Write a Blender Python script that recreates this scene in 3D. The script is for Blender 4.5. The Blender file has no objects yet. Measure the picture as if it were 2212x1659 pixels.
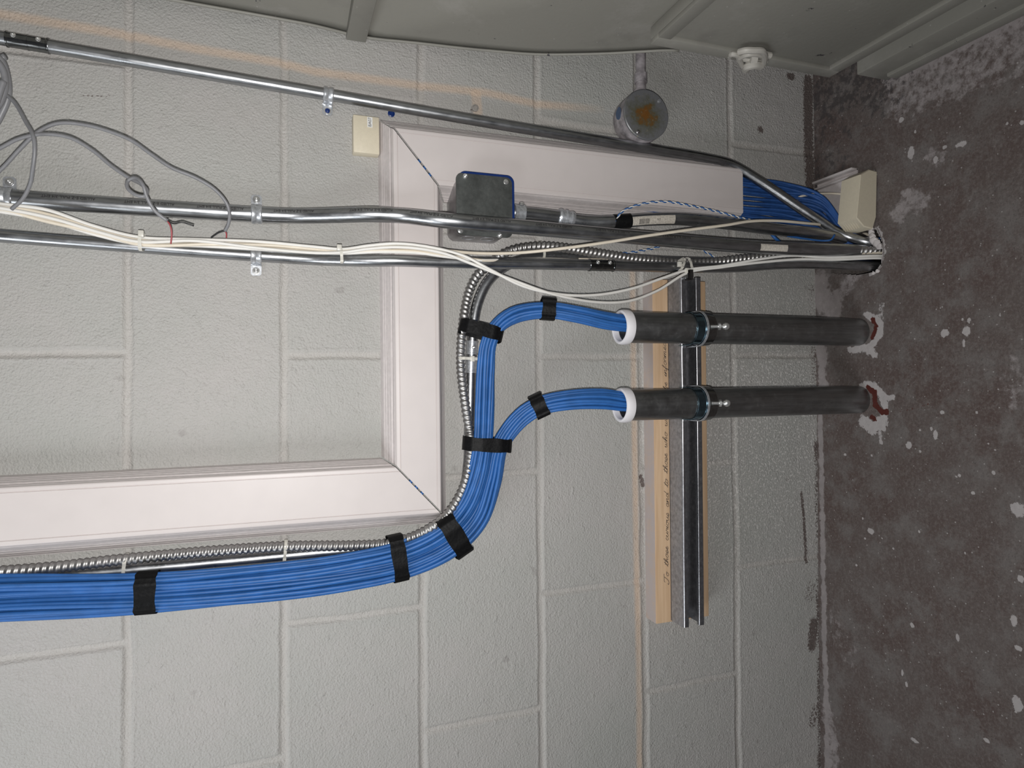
import bpy, bmesh, math, random
import numpy as np
from mathutils import Vector, Matrix
random.seed(7); RNG = np.random.RandomState(11)
S = bpy.context.scene
COL = S.collection

# ---------------------------------------------------------------- camera
FPX = 1429.51
CAM = np.array([-0.04879, -1.05634, 1.02969])
PITCH, YAW, ROLL = 0.3416588, -0.0001018, 0.0106269
_F = np.array([math.sin(YAW)*math.cos(PITCH), math.cos(YAW)*math.cos(PITCH), -math.sin(PITCH)])
_Rr = np.array([math.cos(YAW), -math.sin(YAW), 0.]); _U = np.cross(_Rr, _F)
_c, _s = math.cos(ROLL), math.sin(ROLL)
IR = _c*(-_U) + _s*(-_Rr)          # the photo's right (towards the floor of the room)
ID = -_s*(-_U) + _c*(-_Rr)         # the photo's down
cam = bpy.data.cameras.new('camera'); cam.sensor_fit = 'HORIZONTAL'; cam.sensor_width = 36
cam.lens = FPX/2212*36; cam.clip_start = .01
co = bpy.data.objects.new('camera', cam); COL.objects.link(co)
co.matrix_world = Matrix(((IR[0], -ID[0], -_F[0], CAM[0]), (IR[1], -ID[1], -_F[1], CAM[1]), (IR[2], -ID[2], -_F[2], CAM[2]), (0, 0, 0, 1)))
S.camera = co
# ---------------------------------------------------------------- world, light, exposure
w = bpy.data.worlds.new('world'); S.world = w; w.use_nodes = True
w.node_tree.nodes['Background'].inputs[0].default_value = (.8, .86, 1, 1)
w.node_tree.nodes['Background'].inputs[1].default_value = .042
fl_ = bpy.data.lights.new('phone_flash', 'AREA'); fl_.shape = 'DISK'; fl_.size = .012; fl_.energy = 10.2
fl_.color = (1, .985, .965); fl_.spread = math.radians(180)
flo = bpy.data.objects.new('phone_flash', fl_); COL.objects.link(flo)
fpos = CAM + ID*.026 + IR*-.004
flo.location = fpos
aim = np.array([-.05, 0, 1.15]) - fpos
flo.rotation_euler = Vector(aim).to_track_quat('-Z', 'Y').to_euler()
lc = bpy.data.lights.new('ceiling_lamp', 'AREA'); lc.shape = 'RECTANGLE'; lc.size = .7; lc.size_y = 1.2; lc.energy = 7.5; lc.spread = math.radians(110)
lc.color = (.93, .97, 1)
lco = bpy.data.objects.new('ceiling_lamp', lc); COL.objects.link(lco); lco.location = (-1.4, -.95, 2.15)
lco.rotation_euler = Vector((.75, .95, -.9)).to_track_quat('-Z', 'Y').to_euler()
S.view_settings.view_transform = 'Standard'; S.view_settings.look = 'None'
S.view_settings.exposure = 0; S.view_settings.gamma = 1; S.view_settings.use_curve_mapping = False

# ---------------------------------------------------------------- measuring helpers: a sight line cut by a plane of the place
def ray(px, py): return _F*FPX + IR*(px-1106) + ID*(py-829.5)
def W(px, py, d=0.):
    v = ray(px, py); t = (-d-CAM[1])/v[1]; return CAM+t*v
def FL(px, py, z=0.):
    v = ray(px, py); t = (z-CAM[2])/v[2]; return CAM+t*v
def AX(px, py, x0):
    v = ray(px, py); t = (x0-CAM[0])/v[0]; return CAM+t*v
V3 = lambda *a: np.array(a, float)

# ---------------------------------------------------------------- object helpers
def tag(o, label=None, cat=None, group=None, kind=None):
    if label: o['label'] = label
    if cat: o['category'] = cat
    if group: o['group'] = group
    if kind: o['kind'] = kind
    return o
def empty(name, loc, label, cat, group=None):
    o = bpy.data.objects.new(name, None); COL.objects.link(o); o.location = loc; o.empty_display_size = .02
    return tag(o, label, cat, group)
def mk(name, verts, faces, mat, parent=None, smooth=True, uv=None):
    me = bpy.data.meshes.new(name)
    verts = np.asarray(verts, float)
    if parent is not None: verts = verts - np.array(parent.location if parent.parent is None else [0, 0, 0])
    if parent is not None and parent.parent is not None:
        r = parent.parent if parent.parent.parent is None else parent.parent.parent
        verts = verts - np.array(r.location)
    elif parent is None:
        pass
    me.from_pydata(verts.tolist(), [], faces)
    me.materials.append(mat)
    if smooth: me.polygons.foreach_set('use_smooth', [True]*len(me.polygons))
    me.update()
    o = bpy.data.objects.new(name, me); COL.objects.link(o)
    if parent is not None: o.parent = parent
    return o
def origin(o):
    """put a top-level mesh's origin at its own middle"""
    me = o.data; n = len(me.vertices); a = np.empty(n*3); me.vertices.foreach_get('co', a); a = a.reshape(-1, 3)
    c = (a.min(0)+a.max(0))/2; a -= c; me.vertices.foreach_set('co', a.ravel()); me.update(); o.location = c
    return o
def smooth_path(pts, n=None, step=.004):
    P = np.array(pts, float)
    if len(P) == 2:
        L = np.linalg.norm(P[1]-P[0]); k = n or max(2, int(L/step)); return P[0]+(P[1]-P[0])*np.linspace(0, 1, k)[:, None]
    E = np.vstack([2*P[0]-P[1], P, 2*P[-1]-P[-2]]); out = []
    for i in range(1, len(E)-2):
        p0, p1, p2, p3 = E[i-1:i+3]
        t0 = 0; t1 = t0+np.linalg.norm(p1-p0)**.5; t2 = t1+np.linalg.norm(p2-p1)**.5; t3 = t2+np.linalg.norm(p3-p2)**.5
        for t in np.linspace(t1, t2, 24, endpoint=False):
            A1 = (t1-t)/(t1-t0)*p0+(t-t0)/(t1-t0)*p1; A2 = (t2-t)/(t2-t1)*p1+(t-t1)/(t2-t1)*p2; A3 = (t3-t)/(t3-t2)*p2+(t-t2)/(t3-t2)*p3
            B1 = (t2-t)/(t2-t0)*A1+(t-t0)/(t2-t0)*A2; B2 = (t3-t)/(t3-t1)*A2+(t-t1)/(t3-t1)*A3
            out.append((t2-t)/(t2-t1)*B1+(t-t1)/(t2-t1)*B2)
    out.append(P[-1]); out = np.array(out)
    d = np.r_[0, np.cumsum(np.linalg.norm(np.diff(out, axis=0), axis=1))]
    k = n or max(3, int(d[-1]/step)); s = np.linspace(0, d[-1], k)
    return np.stack([np.interp(s, d, out[:, j]) for j in range(3)], 1)
def frames(P, up=(0, -1, 0)):
    T = np.gradient(P, axis=0); T /= np.linalg.norm(T, axis=1)[:, None]
    up = np.array(up, float); N = np.empty_like(P)
    n = up-T[0]*(up@T[0])
    if np.linalg.norm(n) < 1e-3: n = np.array([1., 0, 0])-T[0]*T[0][0]
    n /= np.linalg.norm(n)
    for i in range(len(P)):
        n = n-T[i]*(n@T[i]); n /= np.linalg.norm(n); N[i] = n
    return T, N, np.cross(T, N)
def arclen(P): return np.r_[0, np.cumsum(np.linalg.norm(np.diff(P, axis=0), axis=1))]
def tube_geo(P, r, seg=10, cap=True):
    T, N, B = frames(P); n = len(P); r = np.broadcast_to(np.asarray(r, float), (n,))
    a = np.linspace(0, 2*math.pi, seg, endpoint=False)
    v = P[:, None]+r[:, None, None]*(np.cos(a)[None, :, None]*N[:, None]+np.sin(a)[None, :, None]*B[:, None])
    f = []
    for i in range(n-1):
        for j in range(seg):
            k = (j+1) % seg; f.append((i*seg+j, i*seg+k, (i+1)*seg+k, (i+1)*seg+j))
    if cap: f += [tuple(range(seg))[::-1], tuple(range((n-1)*seg, n*seg))]
    return v.reshape(-1, 3), f
def tube(name, P, r, mat, parent=None, seg=10, label=None, cat=None, group=None):
    v, f = tube_geo(P, r, seg); o = mk(name, v, f, mat, parent)
    if parent is None: origin(o); tag(o, label, cat, group)
    elif label: o['label'] = label
    return o
class MB:
    def __init__(s): s.v = []; s.f = []
    def add(s, v, f):
        b = len(s.v); s.v += [tuple(x) for x in v]; s.f += [tuple(b+i for i in q) for q in f]; return s
    def tube(s, P, r, seg=10): return s.add(*tube_geo(np.array(P, float), r, seg))
    def box(s, c, U, Vv, Wn, a, b, h, bev=0):
        """box centred c, axes U,Vv,Wn with half sizes a,b,h; bevelled rim when bev>0"""
        c, U, Vv, Wn = map(np.array, (c, U, Vv, Wn)); bm = bmesh.new()
        bmesh.ops.create_cube(bm, size=2)
        for v in bm.verts: v.co = Vector((v.co.x*a, v.co.y*b, v.co.z*h))
        if bev: bmesh.ops.bevel(bm, geom=bm.edges[:], offset=bev, segments=2, profile=.5, affect='EDGES')
        bm.verts.ensure_lookup_table()
        vs = [c+U*v.co.x+Vv*v.co.y+Wn*v.co.z for v in bm.verts]; fs = [[v.index for v in f.verts] for f in bm.faces]; bm.free()
        return s.add(vs, fs)
    def lathe(s, c, ax, prof, seg=28):
        """prof = list of (radius, height along ax)"""
        c = np.array(c, float); ax = np.array(ax, float); ax /= np.linalg.norm(ax)
        e = np.array([0, 0, 1.]) if abs(ax[2]) < .9 else np.array([1., 0, 0]); u = np.cross(ax, e); u /= np.linalg.norm(u); v = np.cross(ax, u)
        V = []; F = []
        for r, h in prof:
            for k in range(seg):
                a = 2*math.pi*k/seg; V.append(c+ax*h+u*r*math.cos(a)+v*r*math.sin(a))
        for i in range(len(prof)-1):
            for k in range(seg):
                q = (k+1) % seg; F.append((i*seg+k, i*seg+q, (i+1)*seg+q, (i+1)*seg+k))
        return s.add(V, F)
    def prism(s, poly, vec):
        poly = np.array(poly, float); n = len(poly); vec = np.array(vec, float)
        return s.add(list(poly)+list(poly+vec), [tuple(range(n))[::-1], tuple(range(n, 2*n))]+[(i, (i+1) % n, n+(i+1) % n, n+i) for i in range(n)])
    def build(s, name, mat, parent=None, smooth=True, label=None, cat=None, group=None, sharp=True):
        o = mk(name, s.v, s.f, mat, parent, smooth)
        bm = bmesh.new(); bm.from_mesh(o.data); bmesh.ops.recalc_face_normals(bm, faces=bm.faces[:])
        if smooth and sharp:
            for e in bm.edges:
                if len(e.link_faces) == 2 and e.calc_face_angle(0) > .6: e.smooth = False
        bm.to_mesh(o.data); bm.free()
        if parent is None: origin(o); tag(o, label, cat, group)
        elif label: o['label'] = label
        return o

# ---------------------------------------------------------------- materials
class MT:
    def __init__(s, name):
        s.m = bpy.data.materials.new(name); s.m.use_nodes = True; s.t = s.m.node_tree; s.b = s.t.nodes['Principled BSDF']
        s.tc = s.t.nodes.new('ShaderNodeTexCoord')
        s.gp = s.t.nodes.new('ShaderNodeNewGeometry').outputs['Position']
    def n(s, typ, **k):
        x = s.t.nodes.new(typ)
        for a, b in k.items():
            if a in x.inputs.keys(): s.set(x.inputs[a], b)
            else: setattr(x, a, b)
        return x
    def set(s, inp, v):
        if isinstance(v, bpy.types.NodeSocket): s.t.links.new(v, inp)
        else: inp.default_value = v
    def noise(s, scale, detail=4, rough=.55, vec=None):
        x = s.n('ShaderNodeTexNoise', Scale=scale, Detail=detail, Roughness=rough); s.t.links.new(vec or s.gp, x.inputs['Vector']); return x.outputs['Fac']
    def voro(s, scale, feat='F1', out='Distance', vec=None):
        x = s.t.nodes.new('ShaderNodeTexVoronoi'); x.feature = feat; x.inputs['Scale'].default_value = scale
        s.t.links.new(vec or s.gp, x.inputs['Vector']); return x.outputs[out]
    def ramp(s, fac, a, b, lo=0., hi=1.):
        x = s.t.nodes.new('ShaderNodeMapRange'); s.t.links.new(fac, x.inputs[0])
        for i, v in zip((1, 2, 3, 4), (a, b, lo, hi)): x.inputs[i].default_value = v
        return x.outputs[0]
    def math(s, op, a, b=None):
        x = s.t.nodes.new('ShaderNodeMath'); x.operation = op; s.set(x.inputs[0], a)
        if b is not None: s.set(x.inputs[1], b)
        return x.outputs[0]
    def mix(s, f, a, b):
        x = s.t.nodes.new('ShaderNodeMix'); x.data_type = 'RGBA'; s.set(x.inputs[0], f)
        for i, v in ((6, a), (7, b)):
            s.set(x.inputs[i], v if isinstance(v, bpy.types.NodeSocket) else (*v, 1) if len(v) == 3 else v)
        return x.outputs[2]
    def bump(s, h, dist, strength=1):
        x = s.t.nodes.new('ShaderNodeBump'); x.inputs['Strength'].default_value = strength; x.inputs['Distance'].default_value = dist
        s.t.links.new(h, x.inputs['Height']); s.t.links.new(x.outputs[0], s.b.inputs['Normal']); return x
    def fin(s, col=None, rough=None, metal=None, spec=None):
        if col is not None: s.set(s.b.inputs['Base Color'], col if isinstance(col, bpy.types.NodeSocket) else (*col, 1))
        if rough is not None: s.set(s.b.inputs['Roughness'], rough)
        if metal is not None: s.set(s.b.inputs['Metallic'], metal)
        if spec is not None: s.set(s.b.inputs['Specular IOR Level'], spec)
        return s.m
    def attr(s, name):
        x = s.t.nodes.new('ShaderNodeAttribute'); x.attribute_name = name
        y = s.t.nodes.new('ShaderNodeSeparateColor'); s.t.links.new(x.outputs['Color'], y.inputs[0]); s.alpha = x.outputs['Alpha']; return y.outputs[0], y.outputs[1], y.outputs[2]
def simple(name, col, rough=.5, metal=0, var=.12, scale=60, spec=.5, bump=0, bscale=400):
    m = MT(name); f = m.noise(scale, 5)
    c = m.mix(m.ramp(f, .3, .7), tuple(x*(1-var) for x in col), tuple(min(1, x*(1+var)) for x in col))
    if bump: m.bump(m.noise(bscale, 3), bump)
    return m.fin(c, rough, metal, spec)

def wall_mat():
    m = MT('painted_block'); tan, dark, pale = m.attr('marks')
    base = m.mix(m.ramp(m.noise(3.2, 4), .35, .65), (.380, .378, .358), (.418, .398, .383))
    base = m.mix(m.math('MULTIPLY', m.alpha, .75), base, (.45, .425, .402))
    base = m.mix(m.ramp(m.noise(45, 6, .7), .35, .75, 0, .35), base, (.36, .36, .33))
    base = m.mix(m.ramp(m.noise(23, 2), .7, .74, 0, .35), base, (.22, .2, .19))
    base = m.mix(tan, base, m.mix(m.noise(90, 5), (.60, .46, .34), (.50, .40, .33)))
    sp = m.math('MULTIPLY', m.ramp(m.noise(230, 2, .5), .56, .61), pale)
    base = m.mix(m.math('MULTIPLY', sp, .5), base, (.78, .75, .72))
    dk = m.math('GREATER_THAN', m.math('ADD', dark, m.ramp(m.noise(240, 5, .75), .3, .7, -.5, .5)), .52)
    base = m.mix(m.math('MULTIPLY', dk, .85), base, m.mix(m.noise(130, 4), (.045, .028, .024), (.12, .085, .075)))
    h = m.math('ADD', m.math('MULTIPLY', m.noise(330, 2, .5), 1.), m.math('MULTIPLY', m.noise(150, 2), .55))
    h = m.math('ADD', h, m.math('MULTIPLY', m.ramp(m.noise(60, 4, .6), .58, .7), .35))
    m.bump(h, .0019, .9)
    return m.fin(base, .58, 0, .4)
def floor_mat():
    m = MT('worn_concrete'); white, grey, red = m.attr('marks')
    n1 = m.noise(5.5, 7, .62); n2 = m.noise(17, 8, .68)
    base = m.mix(m.ramp(n1, .38, .6), (.100, .070, .063), (.124, .102, .095))
    base = m.mix(m.ramp(n2, .47, .62), base, (.155, .138, .131))
    base = m.mix(m.ramp(m.noise(60, 8, .8), .53, .68, 0, .7), base, (.21, .19, .18))
    base = m.mix(m.ramp(m.noise(190, 6, .8), .48, .7, 0, .8), base, (.21, .185, .175))
    base = m.mix(m.ramp(m.noise(330, 3, .6), .3, .45, .5, 0), base, (.05, .042, .04))
    gm = m.ramp(m.math('ADD', grey, m.ramp(m.noise(70, 7, .75), .3, .7, -.35, .35)), .35, .65)
    base = m.mix(gm, base, m.mix(m.noise(55, 6, .7), (.20, .18, .178), (.40, .36, .355)))
    spk = m.math('LESS_THAN', m.math('ADD', m.voro(75), m.ramp(m.noise(9, 3), .35, .7, .0, -.035)), .075)
    base = m.mix(m.math('MULTIPLY', spk, .7), base, (.40, .38, .37))
    # hair-thin scratches
    mp = m.n('ShaderNodeMapping'); m.t.links.new(m.gp, mp.inputs[0]); mp.inputs['Rotation'].default_value = (0, 0, .6); mp.inputs['Scale'].default_value = (6, 60, 1)
    sc = m.ramp(m.noise(4, 7, .85, mp.outputs[0]), .60, .66, 0, .45)
    base = m.mix(sc, base, (.33, .3, .29))
    mp2 = m.n('ShaderNodeMapping'); m.t.links.new(m.gp, mp2.inputs[0]); mp2.inputs['Rotation'].default_value = (0, 0, -.9); mp2.inputs['Scale'].default_value = (9, 110, 1)
    base = m.mix(m.ramp(m.noise(3, 7, .85, mp2.outputs[0]), .62, .67, 0, .4), base, (.33, .3, .29))
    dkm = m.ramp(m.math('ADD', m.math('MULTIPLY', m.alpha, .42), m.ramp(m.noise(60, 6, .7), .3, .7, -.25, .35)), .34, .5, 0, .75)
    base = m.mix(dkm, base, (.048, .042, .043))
    wm = m.ramp(m.math('ADD', white, m.ramp(m.noise(210, 5, .7), .3, .7, -.3, .3)), .42, .55)
    base = m.mix(wm, base, m.mix(m.noise(90, 5), (.50, .47, .46), (.36, .33, .33)))
    rm = m.ramp(m.math('ADD', red, m.ramp(m.noise(160, 5, .7), .3, .7, -.3, .3)), .45, .55)
    base = m.mix(rm, base, (.085, .018, .013))
    m.bump(m.math('ADD', m.noise(90, 6), m.math('MULTIPLY', wm, .3)), .002, .6)
    return m.fin(base, m.ramp(n2, .3, .7, .55, .75), 0, .35)
def metal_mat(name, col, rough, var=.25, scale=300, stretch=None, dust=.0, metal=1.):
    m = MT(name)
    vec = None
    if stretch:
        mp = m.n('ShaderNodeMapping'); m.t.links.new(m.gp, mp.inputs[0]); mp.inputs['Scale'].default_value = stretch; vec = mp.outputs[0]
    f = m.noise(scale, 4, .6, vec)
    c = m.mix(m.ramp(f, .3, .7), tuple(x*(1-var) for x in col), tuple(x*(1+var*.6) for x in col))
    mt = metal
    if dust:
        d = m.ramp(m.noise(90, 6, .75), .52, .75, 0, dust); c = m.mix(d, c, (.42, .4, .38)); mt = m.math('SUBTRACT', metal, m.math('MULTIPLY', d, metal))
    m.bump(f, .0002, .3)
    return m.fin(c, m.ramp(m.noise(40, 4), .3, .7, rough*.85, rough*1.2), mt)
M = dict(
    wall=wall_mat(), floor=floor_mat(),
    emt=metal_mat('galvanised_conduit', (.43, .44, .455), .31, .25, 260, (1, 1, .12), .05),
    sleeve=metal_mat('dark_steel_sleeve', (.30, .305, .305), .42, .2, 220, (1, 1, .05), .12),
    zinc=metal_mat('zinc_plate', (.60, .62, .65), .33, .3, 260, metal=.72),
    strut=metal_mat('strut_steel', (.13, .13, .14), .42, .3, 200, None, .25, metal=.6),
    flex=metal_mat('flex_armour', (.47, .46, .45), .46, .12, 400),
    chrome=metal_mat('bright_screw', (.72, .72, .71), .22, .1, 300, metal=.8),
    teal=metal_mat('blued_zinc', (.16, .25, .31), .14, .25, 120),
    clamp=metal_mat('clamp_steel', (.22, .225, .225), .2, .2, 200),
    box=metal_mat('box_steel', (.155, .165, .16), .5, .15, 200, None, .12),
    boxside=metal_mat('box_side_steel', (.42, .41, .42), .4, .2, 100, None, .3),
    pvc=simple('raceway_plastic', (.61, .56, .545), .42, var=.02, scale=30, spec=.4),
    pvcdirt=simple('raceway_side_plastic', (.56, .515, .505), .5, var=.07, scale=140),
    beige=simple('beige_plastic', (.64, .575, .445), .5, var=.03, scale=200, bump=.0002, bscale=900),
    tape=simple('black_tape', (.005, .005, .0055), .5, var=.3, scale=300, spec=.12, bump=.0006, bscale=160),
    blue=simple('blue_jacket', (.026, .118, .36), .45, var=.14, scale=50, spec=.35),
    bluepaint=simple('blue_ring', (.008, .03, .15), .3, var=.1),
    white=simple('white_jacket', (.74, .72, .68), .4, var=.04),
    cream=simple('cream_jacket', (.70, .63, .52), .4, var=.05),
    greyc=simple('grey_jacket', (.20, .20, .21), .42, var=.08, scale=100),
    red=simple('red_wire', (.33, .05, .06), .4), black=simple('black_wire', (.015, .015, .016), .4),
    tie=simple('clear_nylon', (.62, .60, .54), .35, var=.05),
    bush=simple('white_bushing', (.78, .76, .78), .45, var=.03),
    ink=simple('ink', (.03, .028, .03), .7, var=.1), paper=simple('label_paper', (.74, .74, .72), .6, var=.02),
    dirty_paper=simple('worn_sticker', (.52, .48, .42), .6, var=.25, scale=400),
    duct=None, wood=None)
def duct_mat():
    m = MT('painted_sheet_metal')
    base = m.mix(m.noise(4, 5), (.235, .228, .20), (.27, .262, .235))
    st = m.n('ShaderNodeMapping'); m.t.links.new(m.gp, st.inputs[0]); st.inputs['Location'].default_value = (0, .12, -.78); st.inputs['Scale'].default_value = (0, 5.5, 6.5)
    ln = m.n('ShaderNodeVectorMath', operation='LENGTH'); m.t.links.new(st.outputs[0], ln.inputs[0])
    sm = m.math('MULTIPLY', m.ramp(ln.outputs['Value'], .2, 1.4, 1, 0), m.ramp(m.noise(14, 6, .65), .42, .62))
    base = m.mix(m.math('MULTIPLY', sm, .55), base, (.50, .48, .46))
    base = m.mix(m.ramp(m.noise(7, 7, .7), .56, .72, 0, .3), base, (.42, .40, .385))
    base = m.mix(m.ramp(m.noise(9, 5, .6), .28, .40, .35, 0), base, (.16, .15, .14))
    base = m.mix(m.math('MULTIPLY', m.math('LESS_THAN', m.voro(52), .055), .6), base, (.5, .48, .46))
    base = m.mix(m.ramp(m.noise(26, 5, .75), .665, .68), base, (.045, .042, .05))
    m.bump(m.noise(130, 3), .0006, .4)
    return m.fin(base, .5, 0, .45)
M['duct'] = duct_mat()
def wood_mat(painted):
    m = MT('painted_wood_edge' if painted else 'pine_board')
    mp = m.n('ShaderNodeMapping'); m.t.links.new(m.gp, mp.inputs[0]); mp.inputs['Scale'].default_value = (3, 60, 60)
    g = m.noise(2.2, 6, .6, mp.outputs[0])
    c = m.mix(m.ramp(g, .35, .65), (.53, .355, .215), (.64, .455, .295))
    if painted: c = m.mix(m.ramp(m.noise(40, 6, .7), .3, .55, .6, 1), c, (.46, .40, .38))
    m.bump(g, .0005, .3)
    return m.fin(c, .6)
M['wood'] = wood_mat(False); M['woodp'] = wood_mat(True)

# ---------------------------------------------------------------- the setting: block wall and concrete floor
def axis(lo, f0, f1, hi, fine, coarse):
    return np.unique(np.round(np.r_[np.arange(lo, f0, coarse), np.arange(f0, f1, fine), np.arange(f1, hi+coarse/2, coarse)], 5))
def grid_obj(name, A, B, conv, mat, marks, keep=None):
    a, b = np.meshgrid(A, B, indexing='ij'); v = conv(a.ravel(), b.ravel()); na, nb = len(A), len(B)
    i = np.arange(na*nb).reshape(na, nb); q = np.stack([i[:-1, :-1], i[1:, :-1], i[1:, 1:], i[:-1, 1:]], -1).reshape(-1, 4)
    if keep is not None:
        ca = (a[:-1, :-1]+a[1:, 1:])/2; cb = (b[:-1, :-1]+b[1:, 1:])/2; q = q[keep(ca.ravel(), cb.ravel())]
    me = bpy.data.meshes.new(name); me.vertices.add(len(v)); me.vertices.foreach_set('co', v.ravel().astype(np.float32))
    me.loops.add(q.size); me.loops.foreach_set('vertex_index', q.ravel().astype(np.int32))
    me.polygons.add(len(q)); me.polygons.foreach_set('loop_start', (np.arange(len(q))*4).astype(np.int32))
    me.polygons.foreach_set('use_smooth', np.ones(len(q), bool)); me.update(calc_edges=True); me.materials.append(mat)
    at = me.attributes.new('marks', 'FLOAT_COLOR', 'POINT'); mk_ = marks(a.ravel(), b.ravel())
    at.data.foreach_set('color', np.clip(mk_ if mk_.shape[1] == 4 else np.c_[mk_, np.ones(len(mk_))], 0, 1).ravel().astype(np.float32))
    me.validate(); o = bpy.data.objects.new(name, me); COL.objects.link(o); o['kind'] = 'structure'; return o
def vnoise(x, y, sc, seed):
    g = np.random.RandomState(seed).rand(256, 256); X = x*sc; Y = y*sc; xi = np.floor(X).astype(int); yi = np.floor(Y).astype(int)
    fx = X-xi; fy = Y-yi; fx = fx*fx*(3-2*fx); fy = fy*fy*(3-2*fy); h = lambda i, j: g[i % 256, j % 256]
    return (h(xi, yi)*(1-fx)+h(xi+1, yi)*fx)*(1-fy)+(h(xi, yi+1)*(1-fx)+h(xi+1, yi+1)*fx)*fy
def seg_dist(x, y, pl):
    d = np.full(x.shape, 9.)
    for (x0, y0), (x1, y1) in zip(pl[:-1], pl[1:]):
        L = (x1-x0)**2+(y1-y0)**2+1e-12; t = np.clip(((x-x0)*(x1-x0)+(y-y0)*(y1-y0))/L, 0, 1)
        d = np.minimum(d, np.hypot(x-x0-t*(x1-x0), y-y0-t*(y1-y0)))
    return d
ZJ = [(-.0, .0), (.2035, .2005), (.4065, .403), (.603, .6055), (.8045, .8118), (1.0135, 1.0235), (1.219, 1.2315), (1.424, 1.436), (1.63, 1.64), (1.83, 1.84), (2.04, 2.04)]
def joint_z(k, x):   # each bed joint with its slight measured tilt: z at x=+.5 and at x=-.5
    a, b = ZJ[k]; return b+(a-b)*(x+.5)
def wall_y(x, z, mortar=False):
    wob = (vnoise(x, z, 14, 3)-.5)*.0035
    d = np.full(x.shape, 9.); zz = z+wob
    for k in range(1, 11): d = np.minimum(d, np.abs(zz-joint_z(k, x)))
    course = np.zeros(x.shape, int)
    for k in range(1, 11): course += (z > joint_z(k, x))
    off = np.where(course % 2 == 0, 0., .2032)      # head joints alternate
    u = (x+wob+(vnoise(z, course*3.7, 2, 5)-.5)*.01-off)/.4064
    dh = np.abs(u-np.round(u))*.4064
    m = np.minimum(d, dh); hw = .0054+(vnoise(x, z, 40, 12)-.5)*.0014; prof = 1/(1+np.exp((m-hw)/.00045))
    edge = np.exp(-((m-hw-.0026)/.0016)**2)
    strength = .45+.55*vnoise(x, z, 9, 8)
    if mortar: return 1/(1+np.exp((m-hw)/.001))
    return (.0036-.0006*(m/hw)**2*prof)*prof*strength-.0007*edge+(vnoise(x, z, 5, 1)-.5)*.002+(vnoise(x, z, 55, 2)-.5)*.0005
def WP(pts): return [tuple(W(*p)[[0, 2]]) for p in pts]
def FP(pts): return [tuple(FL(*p)[:2]) for p in pts]
def wall_marks(x, z):
    tan = np.clip(1.5-seg_dist(x, z, WP([(-200, 0), (0, 30), (110, 48), (270, 75), (420, 105), (600, 135), (680, 155), (905, 185), (1050, 200), (1160, 225), (1300, 236)]))/.0062, 0, 1)
    tan *= np.clip((z-.46)/.12, 0, 1)*.75+.0
    tan += np.clip(1.7-seg_dist(x, z, WP([(1028, 205), (1032, 240)]))/.006, 0, .6)
    t2 = np.clip(1.5-seg_dist(x, z, WP([(1365, 560), (1366, 600), (1368, 800), (1374, 1150), (1379, 1375), (1384, 1900)]))/.0055, 0, 1)
    tan = np.maximum(tan, t2*(.6+.3*vnoise(x, z, 12, 4)))
    dk = np.zeros(x.shape)
    def band(pts, r, s): return s*np.clip(1.6-seg_dist(x, z, WP(pts))/r, 0, 1)
    dk = np.maximum(dk, band([(1746, 175), (1746, 300), (1750, 400)], .012, .85))
    dk = np.maximum(dk, band([(1752, 620), (1756, 680), (1760, 900)], .010, .38)*(.6+vnoise(x, z, 30, 6)*.7))
    dk = np.maximum(dk, band([(1764, 960), (1766, 1100), (1769, 1300), (1772, 1659), (1776, 1900)], .0075, .62)*(.45+vnoise(x, z, 22, 9)*.9))
    dk = np.maximum(dk, band([(1731, 1065), (1736, 1120), (1741, 1215)], .0035, .75))
    dk = np.maximum(dk, band([(1752, 1270), (1750, 1290)], .014, .42))
    dk = np.maximum(dk, band([(1758, 1345), (1754, 1395)], .011, .8))
    dk = np.maximum(dk, band([(1762, 1530), (1755, 1560)], .012, .5))
    dk = np.maximum(dk, band([(1642, 280), (1643, 281)], .006, .9))
    dk = np.maximum(dk, band([(1385, 1030), (1389, 1048)], .0045, .8)); dk = np.maximum(dk, band([(1410, 985), (1413, 992)], .0018, .9))
    dk = np.maximum(dk, band([(172, 207), (243, 207)], .0010, .62)); dk = np.maximum(dk, band([(1020, 238), (1030, 232)], .004, .6))
    dk = np.maximum(dk, band([(1705, 165), (1712, 166)], .007, .8))
    pale = np.clip((.44-z)/.1, 0, 1)*(.3+.9*np.exp(-((x+.12)/.22)**2))
    return np.stack([tan, dk, pale, wall_y(x, z, True)], 1)
XA = axis(-1.7, -.76, .64, 1.5, .0022, .008)
wall = grid_obj('wall_back', XA, axis(-.02, -.02, 1.44, 2.1, .0022, .008), lambda x, z: np.stack([x, wall_y(x, z), z], 1), M['wall'], wall_marks)
HOLE = FP([(1790, 522), (1850, 502), (1892, 496), (1904, 520), (1906, 545), (1903, 570), (1890, 588), (1850, 594), (1795, 590)])
def in_poly(x, y, poly):
    c = np.zeros(x.shape, bool)
    for (x0, y0), (x1, y1) in zip(poly, poly[1:]+poly[:1]):
        c ^= ((y0 > y) != (y1 > y)) & (x < (x1-x0)*(y-y0)/(y1-y0+1e-12)+x0)
    return c
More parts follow.
